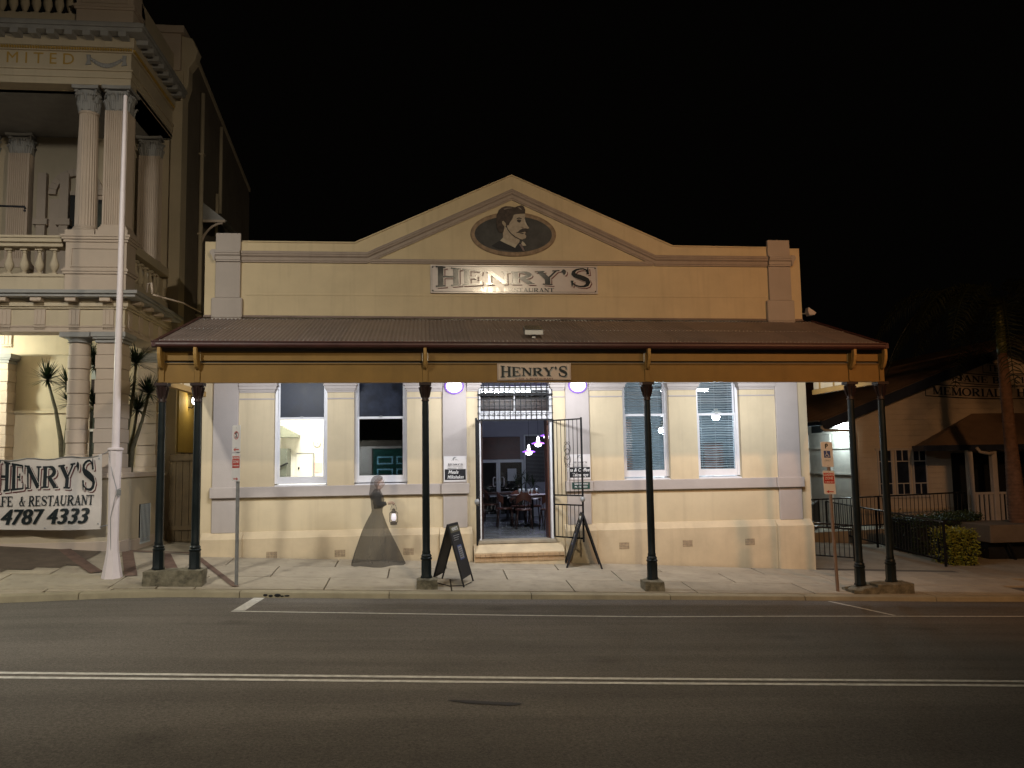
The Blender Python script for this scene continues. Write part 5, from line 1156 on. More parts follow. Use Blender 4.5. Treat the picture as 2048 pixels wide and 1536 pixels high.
# ================================================================== BANK BUILDING (left)
bank = thing('bank_building', 'tall two-storey cream classical building with columned portico at the left', 'building', (-8.5, 1.5, .2))
BX = -14.0; EX = -5.95  # portico runs out of frame on the left
def B(name, x0, x1, y0, y1, z0, z1, m='bank', bev=.01, parent=None): return obj(name, MB().box(x0, x1, y0, y1, z0, z1), m, parent or bank, bev=bev)
YW = 2.92
B('main_wall', BX, -5.74, YW, YW + .4, -.3, 11.75, 'bank')
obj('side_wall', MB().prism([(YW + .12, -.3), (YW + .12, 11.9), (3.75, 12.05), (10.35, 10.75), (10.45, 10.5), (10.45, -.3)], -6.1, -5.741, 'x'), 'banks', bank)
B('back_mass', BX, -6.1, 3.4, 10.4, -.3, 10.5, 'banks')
obj('parapet_coping', MB().prism([(3.3, 12.05), (3.75, 12.14), (10.42, 10.83), (10.42, 10.72), (3.75, 12.02), (3.3, 11.95)], -6.15, -5.70, 'x'), 'bank', bank)
# parapet end block with scroll
B('parapet_block', -6.32, -5.80, YW - .12, YW + .35, 11.2, 12.12, 'bankp'); B('parapet_cap', -6.40, -5.72, YW - .18, YW + .42, 12.12, 12.30, 'bankp'); B('parapet_block', -7.6, -6.33, YW - .08, YW + .3, 11.2, 12.25, 'bankp')
obj('scroll', MB().prism([(-5.80, 12.1), (-5.55, 12.05), (-5.42, 11.75), (-5.48, 11.5), (-5.62, 11.3), (-5.62, 10.9), (-5.70, 10.6), (-5.74, 10.4), (-5.80, 10.4)], YW - .05, YW + .3), 'bank', bank, bev=.02)
B('corner_pier', -5.99, -5.73, YW - .10, YW, .0, 11.2, 'bank')
# roofed portico
B('portico_ceiling', BX, EX, .35, YW, 9.50, 9.60, 'bankg'); B('first_floor', BX, EX - .02, .40, YW, 4.88, 5.05, 'bank')
# ---- lower entablature
def ent_run(z0, z1, p, m='bank', name='entablature', y=0.0): return obj(name, MB().box(BX, EX + p, y - p, .45, z0, z1).box(EX - .5, EX + p, .45, YW - .11, z0, z1), m, bank, bev=.008)
ent_run(4.405, 4.50, .02, 'bankp'); ent_run(4.50, 4.53, .04, 'bankp'); ent_run(4.53, 4.86, .015, 'bank'); ent_run(4.86, 4.90, .06, 'bank'); ent_run(4.90, 4.98, .10, 'bank')
ent_run(5.06, 5.12, .30, 'bankg', 'cornice'); ent_run(5.12, 5.19, .35, 'bankg', 'cornice'); ent_run(4.98, 5.06, .08, 'bank')
mut = MB().box(-.10, .10, -.26, -.02, 4.985, 5.058).mesh('mutule'); mut.materials.append(M['bankp'])
tri = MB()
for k in (-.075, 0, .075): tri.box(k - .026, k + .026, -.045, -.014, 4.55, 4.84)
tri.box(-.105, .105, -.035, -.013, 4.54, 4.86); tri.box(-.11, .11, -.05, -.01, 4.50, 4.53)
for k in range(6): tri.lathe(-.09 + k * .036, -.045, [(.012, 4.465), (.006, 4.50)], 6)
trm = tri.mesh('triglyph'); trm.materials.append(M['bankp'])
x = -6.24
for i in range(12): inst('mutule', mut, bank, (x - .645 * i, 0, 0)); inst('triglyph', trm, bank, (x - .645 * i, 0, 0))
for i in range(4):
    yy = .25 + i * .64; inst('mutule', mut, bank, (EX, yy, 0), (0, 0, PI / 2)); inst('triglyph', trm, bank, (EX, yy, 0), (0, 0, PI / 2))
# ---- banded ground-storey columns and piers
def fl_abs(mb, cx, cy, half, z0, z1, rec, round_):
    if round_: mb.lathe(cx, cy, [(half - .012, z0), (half + .004, z0 + .014), (half + .004, z1 - .014), (half - .012, z1)], 28) if not rec else mb.lathe(cx, cy, [(half - .010, z0), (half - .010, z1)], 28)
    else: h = half - (.012 if rec else -.004); mb.box(cx - h, cx + h, cy - h, cy + h, z0, z1)
def banded(cx, cy, half, round_, z0=1.72, z1=4.20, name='column'):
    root = obj(name, (MB().lathe(cx, cy, [(half - .03, z0), (half - .03, z1)], 20) if round_ else MB().box(cx - half + .03, cx + half - .03, cy - half + .03, cy + half - .03, z0, z1)), 'bankp', bank, smooth=1 if round_ else 0)
    z = z0
    while z < z1 - .05:
        for rec, h in ((False, .275), (True, .215)):
            zt = min(z + h, z1)
            if zt - z < .02: break
            mb = MB(); fl_abs(mb, cx, cy, half, z + .003, zt - .003, rec, round_); obj('drum' if round_ else 'block', mb, 'bankp', root, smooth=1 if round_ else 0, bev=.008 if not round_ else 0); z = zt
    c = MB()
    if round_: c.lathe(cx, cy, [(half - .02, z1), (half + .02, z1 + .02), (half - .01, z1 + .04), (half + .01, z1 + .07), (half + .06, z1 + .11)], 28)
    else:
        for d, a, b in ((.015, 0, .04), (.0, .04, .07), (.05, .07, .11)): c.box(cx - half - d, cx + half + d, cy - half - d, cy + half + d, z1 + a, z1 + b)
    c.box(cx - half - .08, cx + half + .08, cy - half - .08, cy + half + .08, z1 + .11, z1 + .203); obj('capital', c, 'bankg', root, smooth=1, bev=0)
    b = MB()
    if round_: b.lathe(cx, cy, [(half + .07, z0 - .10), (half + .07, z0 - .04), (half + .03, z0 - .02), (half, z0)], 28)
    else: b.box(cx - half - .05, cx + half + .05, cy - half - .05, cy + half + .05, z0 - .10, z0)
    obj('base', b, 'bankp', root, smooth=1)
for cx, rnd_ in ((-6.88, True), (-6.23, False), (-10.6, True), (-11.3, True)): banded(cx, .27, .205 if rnd_ else .25, rnd_)
banded(-6.30, 2.78, .22, False, z1=4.10, name='wall_pier'); banded(-9.55, 2.78, .25, False, z1=4.10, name='wall_pier')
B('wall_frieze', BX, EX - .55, YW - .06, YW, 4.32, 4.87, 'bank'); inst('triglyph', trm, bank, (-9.5, YW - .05, .02)); inst('triglyph', trm, bank, (-6.3, YW - .05, .02))
# pedestal wall
B('pedestal_wall', BX, EX + .02, -.02, .52, -.4, 1.52, 'bank'); B('pedestal_wall', EX - .5, EX + .02, .52, YW - .12, -.4, 1.52, 'bank')
B('pedestal_cap', BX, EX + .07, -.07, .55, 1.52, 1.62, 'bankp'); B('pedestal_cap', EX - .5, EX + .07, .55, YW - .12, 1.52, 1.62, 'bankp')
B('pedestal_base', BX, EX + .05, -.06, .5, -.4, .30, 'bankp'); B('pedestal_base', EX - .4, EX + .05, .5, YW - .12, -.4, .26, 'bankp')
vg = B('air_vent', EX + .021, EX + .05, 1.1, 1.7, .15, .95, 'dark', 0)
mb = MB()
for i in range(8): mb.box(EX + .05, EX + .06, 1.1 + i * .083, 1.115 + i * .083, .15, .95)
mb.box(EX + .05, EX + .065, 1.08, 1.72, .13, .16); obj('grille', mb, 'alum', vg)
# dark openings in the arcade back wall
def opening(x0, x1, z0, z1, y=YW, m='bankp', fill='dark'):
    w_ = obj('window', MB().box(x0 - .1, x0, y - .05, y, z0, z1 + .1).box(x1, x1 + .1, y - .05, y, z0, z1 + .1).box(x0, x1, y - .05, y, z1, z1 + .1), m, bank, bev=.006)
    obj('pane', MB().box(x0, x1, y - .02, y - .01, z0, z1), fill, w_); return w_
M['curt'] = mat('grey_green_curtain', (.05, .06, .05), .7, .4, 4, 0)
ow = opening(-7.65, -7.0, 1.75, 3.1, fill='curt'); obj('blind', MB().box(-7.65, -7.0, YW - .035, YW - .025, 3.12, 3.75), mat('brown_blind', (.025, .015, .015), .7, .3, 4, 0), ow); obj('pane', MB().box(-7.65, -7.0, YW - .03, YW - .02, 3.76, 4.15), 'slat', ow)
obj('sash_bar', MB().box(-7.65, -7.0, YW - .045, YW - .03, 2.55, 2.61), 'signw2', ow); obj('string_course', MB().box(BX, -7.76, YW - .04, YW, 2.98, 3.04), 'bank', bank)
# ---- balustrade and pedestal blocks above (first floor)
def pedblock(x0, x1, z0, z1, y0=-.02, y1=.50):
    p_ = B('pedestal', x0, x1, y0, y1, z0, z1, 'bankp', .008)
    m_ = MB(); a, b = x0 + .10, x1 - .10; c, d = z0 + .52, z1 - .25
    for q in ((a, b, c, c + .03), (a, b, d - .03, d), (a, a + .03, c + .03, d - .03), (b - .03, b, c + .03, d - .03)): m_.box(q[0], q[1], y0 - .02, y0, q[2], q[3])
    obj('panel_moulding', m_, 'bankp', p_)
    for d_, a_, b_ in ((.03, .38, .43), (.05, .43, .47), (.02, .47, .50)): obj('moulding', MB().box(x0 - d_, x1 + d_, y0 - d_, y1 + d_, z0 + a_, z0 + b_), 'bankp', p_)
    for d_, a_, b_ in ((.03, .14, .09), (.06, .09, .04), (.08, .04, 0)): obj('moulding', MB().box(x0 - d_, x1 + d_, y0 - d_, y1 + d_, z1 - a_, z1 - b_), 'bankp', p_)
    return p_
pedblock(-7.10, EX + .02, 5.192, 6.36); pedblock(-11.6, -10.3, 5.192, 6.36)
B('balustrade_base', -10.3, -7.10, .05, .42, 5.19, 5.52, 'bank'); B('balustrade_base', EX - .36, EX, .5, YW - .12, 5.19, 5.52, 'bank')
B('balustrade_base', -10.3, -7.10, .02, .45, 5.52, 5.58, 'bank')
rail = obj('handrail', MB().box(-10.3, -7.19, .06, .40, 6.14, 6.22).box(-10.3, -7.19, .0, .44, 6.22, 6.30).box(-10.3, -7.19, -.03, .46, 6.30, 6.35), 'bank', bank, bev=.01)
obj('handrail', MB().box(EX - .36, EX, .5, YW - .12, 6.14, 6.33), 'bank', bank, bev=.01)
def baluster_mesh(z0, h, m='bank'):
    q = MB(); s = h / .56
    q.box(-.075, .075, -.075, .075, 0, .045 * s)
    q.lathe(0, 0, [(.045, .045 * s), (.055, .06 * s), (.035, .08 * s), (.060, .12 * s), (.088, .19 * s), (.085, .24 * s), (.055, .33 * s), (.036, .42 * s), (.034, .46 * s), (.048, .475 * s), (.034, .49 * s), (.04, .51 * s)], 16)
    q.box(-.068, .068, -.068, .068, .51 * s, .56 * s)
    me = q.mesh('baluster'); me.materials.append(M[m]); me.polygons.foreach_set('use_smooth', [True] * len(me.polygons)); me.set_sharp_from_angle(angle=math.radians(40)); return me
bal = baluster_mesh(5.58, .56)
for i in range(10): inst('baluster', bal, bank, (-7.40 - .287 * i, .22, 5.58))
for i in range(6): inst('baluster', bal, bank, (EX - .18, .75 + .32 * i, 5.55))
# ---- upper order
def leafcap(cx, cy, z0, h, half, square, parent, m='bankg'):
    mb = MB()
    if square: mb.box(cx - half * .92, cx + half * .92, cy - half * .92, cy + half * .92, z0, z0 + h * .82)
    else: mb.lathe(cx, cy, [(half * .9, z0), (half * .86, z0 + h * .4), (half * 1.0, z0 + h * .7), (half * 1.15, z0 + h * .82)], 20)
    nl = 8
    for tier, (zz, hh, ro, off) in enumerate(((0, .38, 1.28, 0), (.05, .62, 1.38, .5))):
        for i in range(nl):
            a = 2 * PI * (i + off) / nl; ca, sa = math.cos(a), math.sin(a); k = (1 / max(abs(ca), abs(sa))) if square else 1
            r0 = half * .93 * min(k, 1.3)
            for da in (-.17, 0, .17):
                c2, s2 = math.cos(a + da), math.sin(a + da); w_ = .024 if da else .03
                mb.tube([(cx + r0 * c2, cy + r0 * s2, z0 + h * zz), (cx + r0 * 1.06 * c2, cy + r0 * 1.06 * s2, z0 + h * (zz + hh * .5)), (cx + r0 * 1.16 * c2, cy + r0 * 1.16 * s2, z0 + h * (zz + hh * .9)), (cx + r0 * ro * c2, cy + r0 * ro * s2, z0 + h * (zz + hh)), (cx + r0 * ro * 1.03 * c2, cy + r0 * ro * 1.03 * s2, z0 + h * (zz + hh * .86))], [w_, w_ * 1.1, w_ * .95, w_ * .8, w_ * .3], 5)
    for i in range(4):
        a = PI / 4 + i * PI / 2; ca, sa = math.cos(a), math.sin(a); r = half * 1.55
        mb.tube([(cx + (r - .05 + .045 * math.cos(t)) * ca, cy + (r - .05 + .045 * math.cos(t)) * sa, z0 + h * .74 + .05 * math.sin(t)) for t in [k * .7 for k in range(9)]], .018, 5)
        mb.tube([(cx + half * 1.0 * ca, cy + half * 1.0 * sa, z0 + h * .55), (cx + r * .93 * ca, cy + r * .93 * sa, z0 + h * .84)], .018, 5)
    ab = half * 1.32; P_ = []
    for i in range(4):
        a = i * PI / 2
        for t in (-1, -.5, 0, .5, 1):
            x_, y_ = ab * t, -(ab - .10 * half * (1 - t * t) * 1.4); P_.append((cx + x_ * math.cos(a) - y_ * math.sin(a), cy + x_ * math.sin(a) + y_ * math.cos(a)))
    mb.prism([p for i, p in enumerate(P_) if i % 5 != 4], z0 + h * .86, z0 + h - .002, 'z')
    return obj('capital', mb, m, parent, smooth=1)
def column2(cx, cy, half, square, z0=6.37, z1=8.98, ctop=9.50, name='column', hid=False):
    if square:
        mb = MB(); n = 9; h = half; pts = []
        for sd in range(4):
            for i in range(n):
                t0 = -h + .035 + (2 * h - .07) * i / n; t1 = t0 + (2 * h - .07) / n
                for tt, dd in ((t0 + .006, 0), (t0 + .012, -.02), (t1 - .012, -.02), (t1 - .006, 0)):
                    a = sd * PI / 2; x_, y_ = tt, -(h + dd); pts.append((cx + x_ * math.cos(a) - y_ * math.sin(a), cy + x_ * math.sin(a) + y_ * math.cos(a)))
            a = sd * PI / 2; x_, y_ = h, -h; pts.append((cx + x_ * math.cos(a) - y_ * math.sin(a), cy + x_ * math.sin(a) + y_ * math.cos(a)))
        mb.prism(pts, z0 + .22, z1, 'z'); sh = obj(name, mb, 'bankp', bank)
    else:
        mb = MB(); n = 96; sh_pr = [(half, z0 + .22), (half * .985, z0 + 1.0), (half * .93, z0 + 1.9), (half * .86, z1)]
        mb.lathe(cx, cy, sh_pr, n, flute=.075, nf=24); sh = obj(name, mb, 'bankp', bank, smooth=1)
        mb = MB(); mb.lathe(cx, cy, [(half * .86, z1 - .05), (half * .95, z1 - .03), (half * .95, z1), (half * .86, z1 + .01)], 24); obj('necking', mb, 'bankp', sh, smooth=1)
    b = MB(); e = 1.28
    if square:
        for d_, a_, c_ in ((.05, .10, .15), (.03, .15, .18), (.015, .18, .22)): b.box(cx - half - d_, cx + half + d_, cy - half - d_, cy + half + d_, z0 + a_, z0 + c_)
    else: b.lathe(cx, cy, [(half * 1.25, z0 + .10), (half * 1.32, z0 + .125), (half * 1.25, z0 + .15), (half * 1.1, z0 + .165), (half * 1.15, z0 + .19), (half * 1.02, z0 + .22)], 28)
    b.box(cx - half * e - .02, cx + half * e + .02, cy - half * e - .02, cy + half * e + .02, z0, z0 + .10); obj('base', b, 'bankp', sh, smooth=1)
    leafcap(cx, cy, z1, ctop - z1, half * .95, square, sh); return sh
column2(-6.84, .25, .205, False); column2(-6.22, .25, .225, True); column2(-10.7, .25, .205, False)
# wall pilasters behind
for cx in (-6.42, -9.32, -10.1): column2(cx, YW - .02, .235, True, z0=6.30, z1=9.02, ctop=9.49, name='pilaster')
B('pilaster_pedestal', -6.72, -6.12, YW - .32, YW, 4.8, 6.30, 'bank'); B('pilaster_pedestal', -9.6, -9.02, YW - .32, YW, 4.8, 6.30, 'bank')
B('wall_string', BX, -5.73, YW - .07, YW, 5.55, 5.62, 'bank')
# doors and arches on the balcony
o1 = opening(-8.30, -7.92, 5.0, 8.1); o2 = opening(-7.62, -7.42, 5.0, 8.0)
obj('blind', MB().box(-7.62, -7.42, YW - .03, YW - .022, 7.1, 7.9), 'curt', o2)
for xx in (-8.95, -8.45): B('arch_pilaster', xx, xx + .2, YW - .14, YW, 4.8, 8.6, 'bankp'); B('arch_impost', xx - .06, xx + .26, YW - .18, YW, 7.35, 7.5, 'bankp')
B('panel', -8.70, -8.3, YW - .06, YW, 6.9, 8.0, 'bankp'); B('wall_band', -9.05, -7.4, YW - .05, YW, 7.02, 7.1, 'bankp')
mb = MB()
for k in range(13):
    a0, a1 = PI * k / 13, PI * (k + 1) / 13 - .01
    q = [(-8.1 + r * math.cos(a), YW - .10, 8.1 + r * math.sin(a)) for r, a in ((.45, a0), (.62, a0), (.62, a1), (.45, a1))]; mb.prism([(p[0], p[2]) for p in q], YW - .10, YW)
obj('arch', mb, 'bankp', bank)
# ---- upper entablature with lettering
def ent2(z0, z1, p, m='bank', name='entablature'): return obj(name, MB().box(BX, EX + p, -p, .50, z0, z1).box(EX - .5, EX + p, .50, YW - .13, z0, z1), m, bank, bev=.008)
ent2(9.50, 9.64, .0); ent2(9.64, 9.78, .02); ent2(9.78, 9.82, .05); ent2(9.82, 10.18, .0); ent2(10.18, 10.27, .045); ent2(10.27, 10.49, .07); ent2(10.50, 10.58, .30, 'bankg', 'cornice'); ent2(10.58, 10.66, .34, 'bankg', 'cornice'); ent2(10.66, 10.71, .28, 'bankg', 'cornice')
md = MB().box(-.075, .075, -.27, -.03, 10.40, 10.499).mesh('modillion'); md.materials.append(M['bankg'])
for i in range(22): inst('modillion', md, bank, (-6.04 - .345 * i, -.03, 0))
for i in range(8): inst('modillion', md, bank, (EX + .04, .12 + .34 * i, 0), (0, 0, PI / 2))
dn = MB()
x = BX + .05
while x < EX + .04: dn.box(x, x + .028, -.078, -.044, 10.20, 10.25); x += .05
y = -.03
while y < 2.7: dn.box(EX + .044, EX + .078, y, y + .028, 10.20, 10.25); y += .05
obj('bead_moulding', dn, 'gold', bank, kind='stuff')
text('lettering', 'LIMITED', 'gold', bank, (-7.05, -.006, 10.01), .335, align='RIGHT', space=1.55, bold=0)
# swag of carved drapery
sw_ = MB(); a, b = -6.78, -6.08; pts = []
for k in range(15): t_ = k / 14; pts.append((a + (b - a) * t_, -.02, 10.07 - .17 * math.sin(PI * t_)))
for k, p in enumerate(pts): sw_.ball((p[0], -.01, p[2]), .032 + .018 * math.sin(PI * k / 14), .03, .030 + .022 * math.sin(PI * k / 14), 7, 5)
for xx in (a, b):
    sw_.prism([(xx - .04, 10.12), (xx + .04, 10.12), (xx + .03, 10.02), (xx + .055, 9.92), (xx - .055, 9.90), (xx - .02, 10.0)], -.03, 0)
obj('carved_swag', sw_, 'bankg', bank)
# roof balustrade and pedestal
pb = pedblock(-7.05, EX + .02, 10.71, 12.4); B('balustrade_base', BX, -7.06, .05, .42, 10.71, 11.02, 'bank')
bal2 = baluster_mesh(0, .75)
for i in range(12): inst('baluster', bal2, bank, (-7.26 - .225 * i, .22, 11.02))
B('handrail', BX, -7.06, .02, .44, 11.77, 11.9, 'bank'); B('balustrade_base', EX - .34, EX, .5, YW, 10.71, 11.6, 'bank')
obj('parapet_scroll', MB().prism([(.5, 10.72), (1.1, 10.72), (.95, 10.95), (.80, 11.1), (.78, 11.4), (.62, 11.6), (.5, 11.7)], EX - .3, EX, 'x'), 'bank', bank, bev=.02)
# downpipes, hood, spout on the side wall
def pipe(name, pts, r, label, m='bank'):
    o = obj(name, MB().tube(pts, r, 10), m, bank, smooth=2); return o
pipe('downpipe', [(-5.68, 4.40, 11.35), (-5.68, 4.40, 2.0)], .055, ''); pipe('downpipe', [(-5.68, 6.35, 11.25), (-5.68, 6.35, 8.75)], .05, ''); pipe('downpipe', [(-5.68, 6.0, 9.2), (-5.68, 6.0, 8.0)], .04, '')
for z in (5.5, 7.6, 9.7): B('pipe_clip', -5.74, -5.61, 4.33, 4.47, z, z + .04, 'bank', 0)
hood = obj('window_hood', MB().add([(-5.74, 4.5, 8.55), (-5.74, 7.0, 8.55), (-5.05, 7.0, 8.0), (-5.05, 4.5, 8.0)], [(0, 1, 2, 3)]).add([(-5.74, 4.5, 8.0), (-5.74, 4.5, 8.55), (-5.05, 4.5, 8.0)], [(0, 1, 2)]), 'bankg', bank)
mb = MB(); mb.bar((-5.72, 4.45, 7.0), (-5.72, 4.45, 8.0), .06).bar((-5.74, 4.45, 7.98), (-5.08, 4.45, 7.98), .06); mb.tube([(-5.70 + .56 * (1 - math.cos(a)), 4.45, 7.15 + .78 * math.sin(a)) for a in [PI / 2 * k / 10 for k in range(11)]], .03, 6)
obj('bracket', mb, 'bankp', hood)
mb = MB(); mb.tube([(-5.58, .2, 5.25), (-5.55, .15, 5.42), (-5.47, .1, 5.42), (-5.45, .1, 5.2)], .025, 8); mb.tube([(-5.5, .3, 5.22), (-5.15, 1.2, 5.22), (-5.0, 2.0, 5.18)], .018, 6); obj('waste_pipe', mb, 'bankp', bank, smooth=2)
# flag bracket poking in at the left
t = obj('flag_bracket', MB().tube([(-8.9, -.1, 6.92), (-7.75, -.35, 6.82), (-7.73, -.36, 6.78)], .022, 8).ball((-7.74, -.36, 6.74), .025), 'blackm'); tag(t, 'thin dark rod sticking out across the balcony from the left edge', 'rod'); 
# lit lamp in the arcade, out of view on the left
light('arcade_light', 'POINT', (-10.7, 1.5, 4.25), 420, (.97, 1.0, .80), .12)
t = thing('ceiling_lamp', 'lit globe lamp under the arcade ceiling at the far left', 'lamp', (-10.7, 1.5, 4.5)); obj('globe', MB().ball((-10.7, 1.5, 4.5), .14), 'lampg', t, smooth=2)
# wall lamp in the alley
t = thing('alley_lamp', 'lit coach lamp on the bank side wall above the alley gate', 'lamp', (-5.6, 3.7, 3.3))
obj('bracket', MB().tube([(-5.74, 3.7, 3.15), (-5.62, 3.7, 3.12), (-5.56, 3.7, 3.2)], .015, 6), 'black', t); obj('globe', MB().ball((-5.55, 3.7, 3.30), .075, .075, .10, 12, 8), 'lampg', t, smooth=2); obj('cap', MB().lathe(-5.55, 3.7, [(.10, 3.39), (.03, 3.45), (.01, 3.50)], 12), 'black', t)
light('lamp_light', 'POINT', (-5.42, 3.62, 3.28), 9, (1, .80, .42), .05)
obj('lamplight_patch', MB().box(-5.74, -5.70, 2.93, 4.9, 2.05, 3.75), 'lamplit', bank)  # yellow sheet: the alley lamp's pool of light painted on the side wall
# gate across the alley
t = thing('side_gate', 'tall brown timber gate closing the alley between the bank and the cafe', 'gate', (-5.1, 2.4, .1))
for i in range(9): x = -5.72 + i * .145; obj('plank', MB().box(x, x + .135, 2.40 + random.uniform(-.004, .004), 2.43, .05, 2.0), 'gate', t)
obj('rail', MB().box(-5.73, -4.42, 2.37, 2.40, 1.85, 1.95).box(-5.73, -4.42, 2.37, 2.40, .3, .4), 'gate', t); obj('latch', MB().tube([(-5.05, 2.35, 1.9), (-5.05, 2.35, .35)], .014, 6), 'black', t)

# banner tied across the bank pedestal
t = thing('banner', 'dirty white cloth banner with a phone number tied across the bank arcade', 'banner', (-8, -.25, 1.3))
def bwob(x, z): return -.25 + .025 * math.sin(x * 4.1 + z * 2.3) + .012 * math.sin(x * 11 - z * 7) + .018 * math.sin(z * 6 + x)
def btop(x): u = (x + 6.19) / -3.8; return 1.95 + .05 * math.sin(PI * u) * -1 + .02 * math.sin(x * 9)
nx, nz = 70, 18; mb = MB(); xs = [-10.0 + (3.81) * i / nx for i in range(nx + 1)]
for x in xs:
    zt = btop(x) + (.03 if x > -6.25 else 0); zb = .58 + .03 * math.sin(x * 1.2)
    for j in range(nz + 1): z = zb + (zt - zb) * j / nz; mb.v.append((x, bwob(x, z), z))
mb.f = [(i * (nz + 1) + j, (i + 1) * (nz + 1) + j, (i + 1) * (nz + 1) + j + 1, i * (nz + 1) + j + 1) for i in range(nx) for j in range(nz)]
cloth = obj('cloth', mb, 'banner', t, smooth=2)
def onb(o, lift):
    me = o.data; off = wloc(t)
    for v_ in me.vertices: p = v_.co + off; v_.co.y = bwob(p.x, p.z) - lift - off.y + (p.y + .25) * .4
a = letters(MB(), "HENRY'S", -8.155, -6.31, -.25, lambda q: 1.265 + .09 * math.sin(PI * q), lambda q: 1.92 - .15 * math.sin(PI * q) ** 1.0, shift=(.035, -.04)); onb(obj('letter_shadow', a, 'inkr', t), .010)
a = letters(MB(), "HENRY'S", -8.155, -6.31, -.25, lambda q: 1.265 + .09 * math.sin(PI * q), lambda q: 1.92 - .15 * math.sin(PI * q) ** 1.0, shift=(.020, -.022)); onb(obj('letter_outline', a, 'banner', t), .016)
a = letters(MB(), "HENRY'S", -8.155, -6.31, -.25, lambda q: 1.265 + .09 * math.sin(PI * q), lambda q: 1.92 - .15 * math.sin(PI * q) ** 1.0); onb(obj('lettering', a, 'ink', t), .022)
a = letters(MB(), "CAFE  & RESTAURANT", -8.24, -6.33, -.25, lambda q: 1.02, lambda q: 1.21); onb(obj('lettering', a, 'ink', t), .020)
for q in range(4):
    tx_ = text('lettering', '4787 4333', 'ink', t, (-7.235 + .011 * q, -.25 - .0012 * q, .80), .415, shear=.25, bold=0, sx=.90, ext=0)
    tx_.data.transform(Matrix.LocRotScale(tx_.location, tx_.rotation_euler, tx_.scale)); tx_.location = (0, 0, 0); tx_.rotation_euler = (0, 0, 0); tx_.scale = (1, 1, 1); onb(tx_, .018)
mb = MB(); mb.tube([(-6.21, -.26, 1.97), (-6.10, -.15, 2.05), (-6.0, 0, 2.1)], .008, 5); mb.tube([(-6.2, -.26, .60), (-6.10, -.15, .62), (-6.02, -.05, .65)], .008, 5); mb.tube([(x, bwob(x, btop(x)) - .01, btop(x)) for x in xs[::3]], .010, 5); obj('rope', mb, 'galv', t)
for x, z in ((-6.24, 1.90), (-6.24, .66), (-7.2, .60), (-8.1, .62)): obj('eyelet', MB().ball((x, bwob(x, z) - .008, z), .016, .008, .016, 8, 5), 'galv', t)

# cordylines in the arcade garden
def cordyline(x, y, heads, lab, seed):
    r_ = random.Random(seed); g = .25; t = thing('cordyline', lab, 'plant', (x, y, g)); st_ = MB(); lf = MB()
    for hx, hy, hz in heads:
        mid = Vector((x + (hx - x) * .3 + r_.uniform(-.05, .05), y + (hy - y) * .4, g + (hz - g) * .62)); st_.tube([(x, y, g - .1), tuple(mid), ((mid.x + hx) / 2 + .03, (mid.y + hy) / 2, (mid.z + hz) / 2), (hx, hy, hz)], [.07, .05, .035, .025], 7)
        rosette(lf, (hx, hy, hz), 150, .50, .038, r_, .16)
    obj('stem', st_, 'stem', t, smooth=2); obj('leaves', lf, 'leafd', t)
cordyline(-7.35, 1.05, [(-7.88, 1.2, 3.58), (-7.30, 1.0, 3.05), (-7.12, 1.3, 4.0), (-7.42, 1.1, 3.45)], 'multi-headed spiky cordyline left of the round bank column', 3)
cordyline(-6.72, 1.2, [(-6.92, 1.2, 3.86), (-6.88, 1.1, 3.0)], 'spiky cordyline seen between the round column and the square pier', 5)
cordyline(-6.30, 1.25, [(-6.10, 1.2, 3.92), (-5.86, 1.3, 3.28), (-6.28, 1.1, 3.30), (-6.15, 1.5, 2.95)], 'spiky cordyline with heads leaning out right of the square pier', 8)

# ================================================================== MEMORIAL HALL (right)
hall = thing('memorial_hall', 'dark cream gabled memorial hall with painted name scrolls and blue bargeboards at the right', 'building', (18, 8, -1))
HY = 8.0; hx0, hx1, apx, apz, ez0 = 13.58, 24.0, 18.8, 5.02, 3.05
obj('front_wall', MB().prism([(hx0, -1.4), (hx1, -1.4), (hx1, ez0), (apx, apz), (hx0, ez0)], HY, HY + .2), 'hall', hall)
for i in range(34):
    z = -.9 + i * .17
    zl = z; xa = hx0 if z < ez0 else hx0 + (z - ez0) * (apx - hx0) / (apz - ez0); xb = hx1 if z < ez0 else hx1 - (z - ez0) * (hx1 - apx) / (apz - ez0)
    if z < 4.8: obj('weatherboard', MB().prism([(HY, z + .16), (HY - .018, z), (HY, z)], xa, xb, 'x'), 'hall', hall)
obj('side_wall', MB().box(hx0, hx0 + .2, HY + .2, 24, -1.4, ez0 - .02), 'halltrim', hall)
for y in (8.0, 9.6, 11.2, 12.8, 14.4, 16.0): obj('batten', MB().box(hx0 - .03, hx0, y, y + .06, -1.2, 2.45), 'halltrim', hall)
for z in (1.10, 1.95, 2.45): obj('batten', MB().box(hx0 - .035, hx0, HY, 24, z, z + .05), 'halltrim', hall)
for i in range(12): y = 10.2 + i * 1.05; obj('highlight_window', MB().box(hx0 - .01, hx0 + .0, y, y + .75, 2.52, 2.82), 'dark', hall)
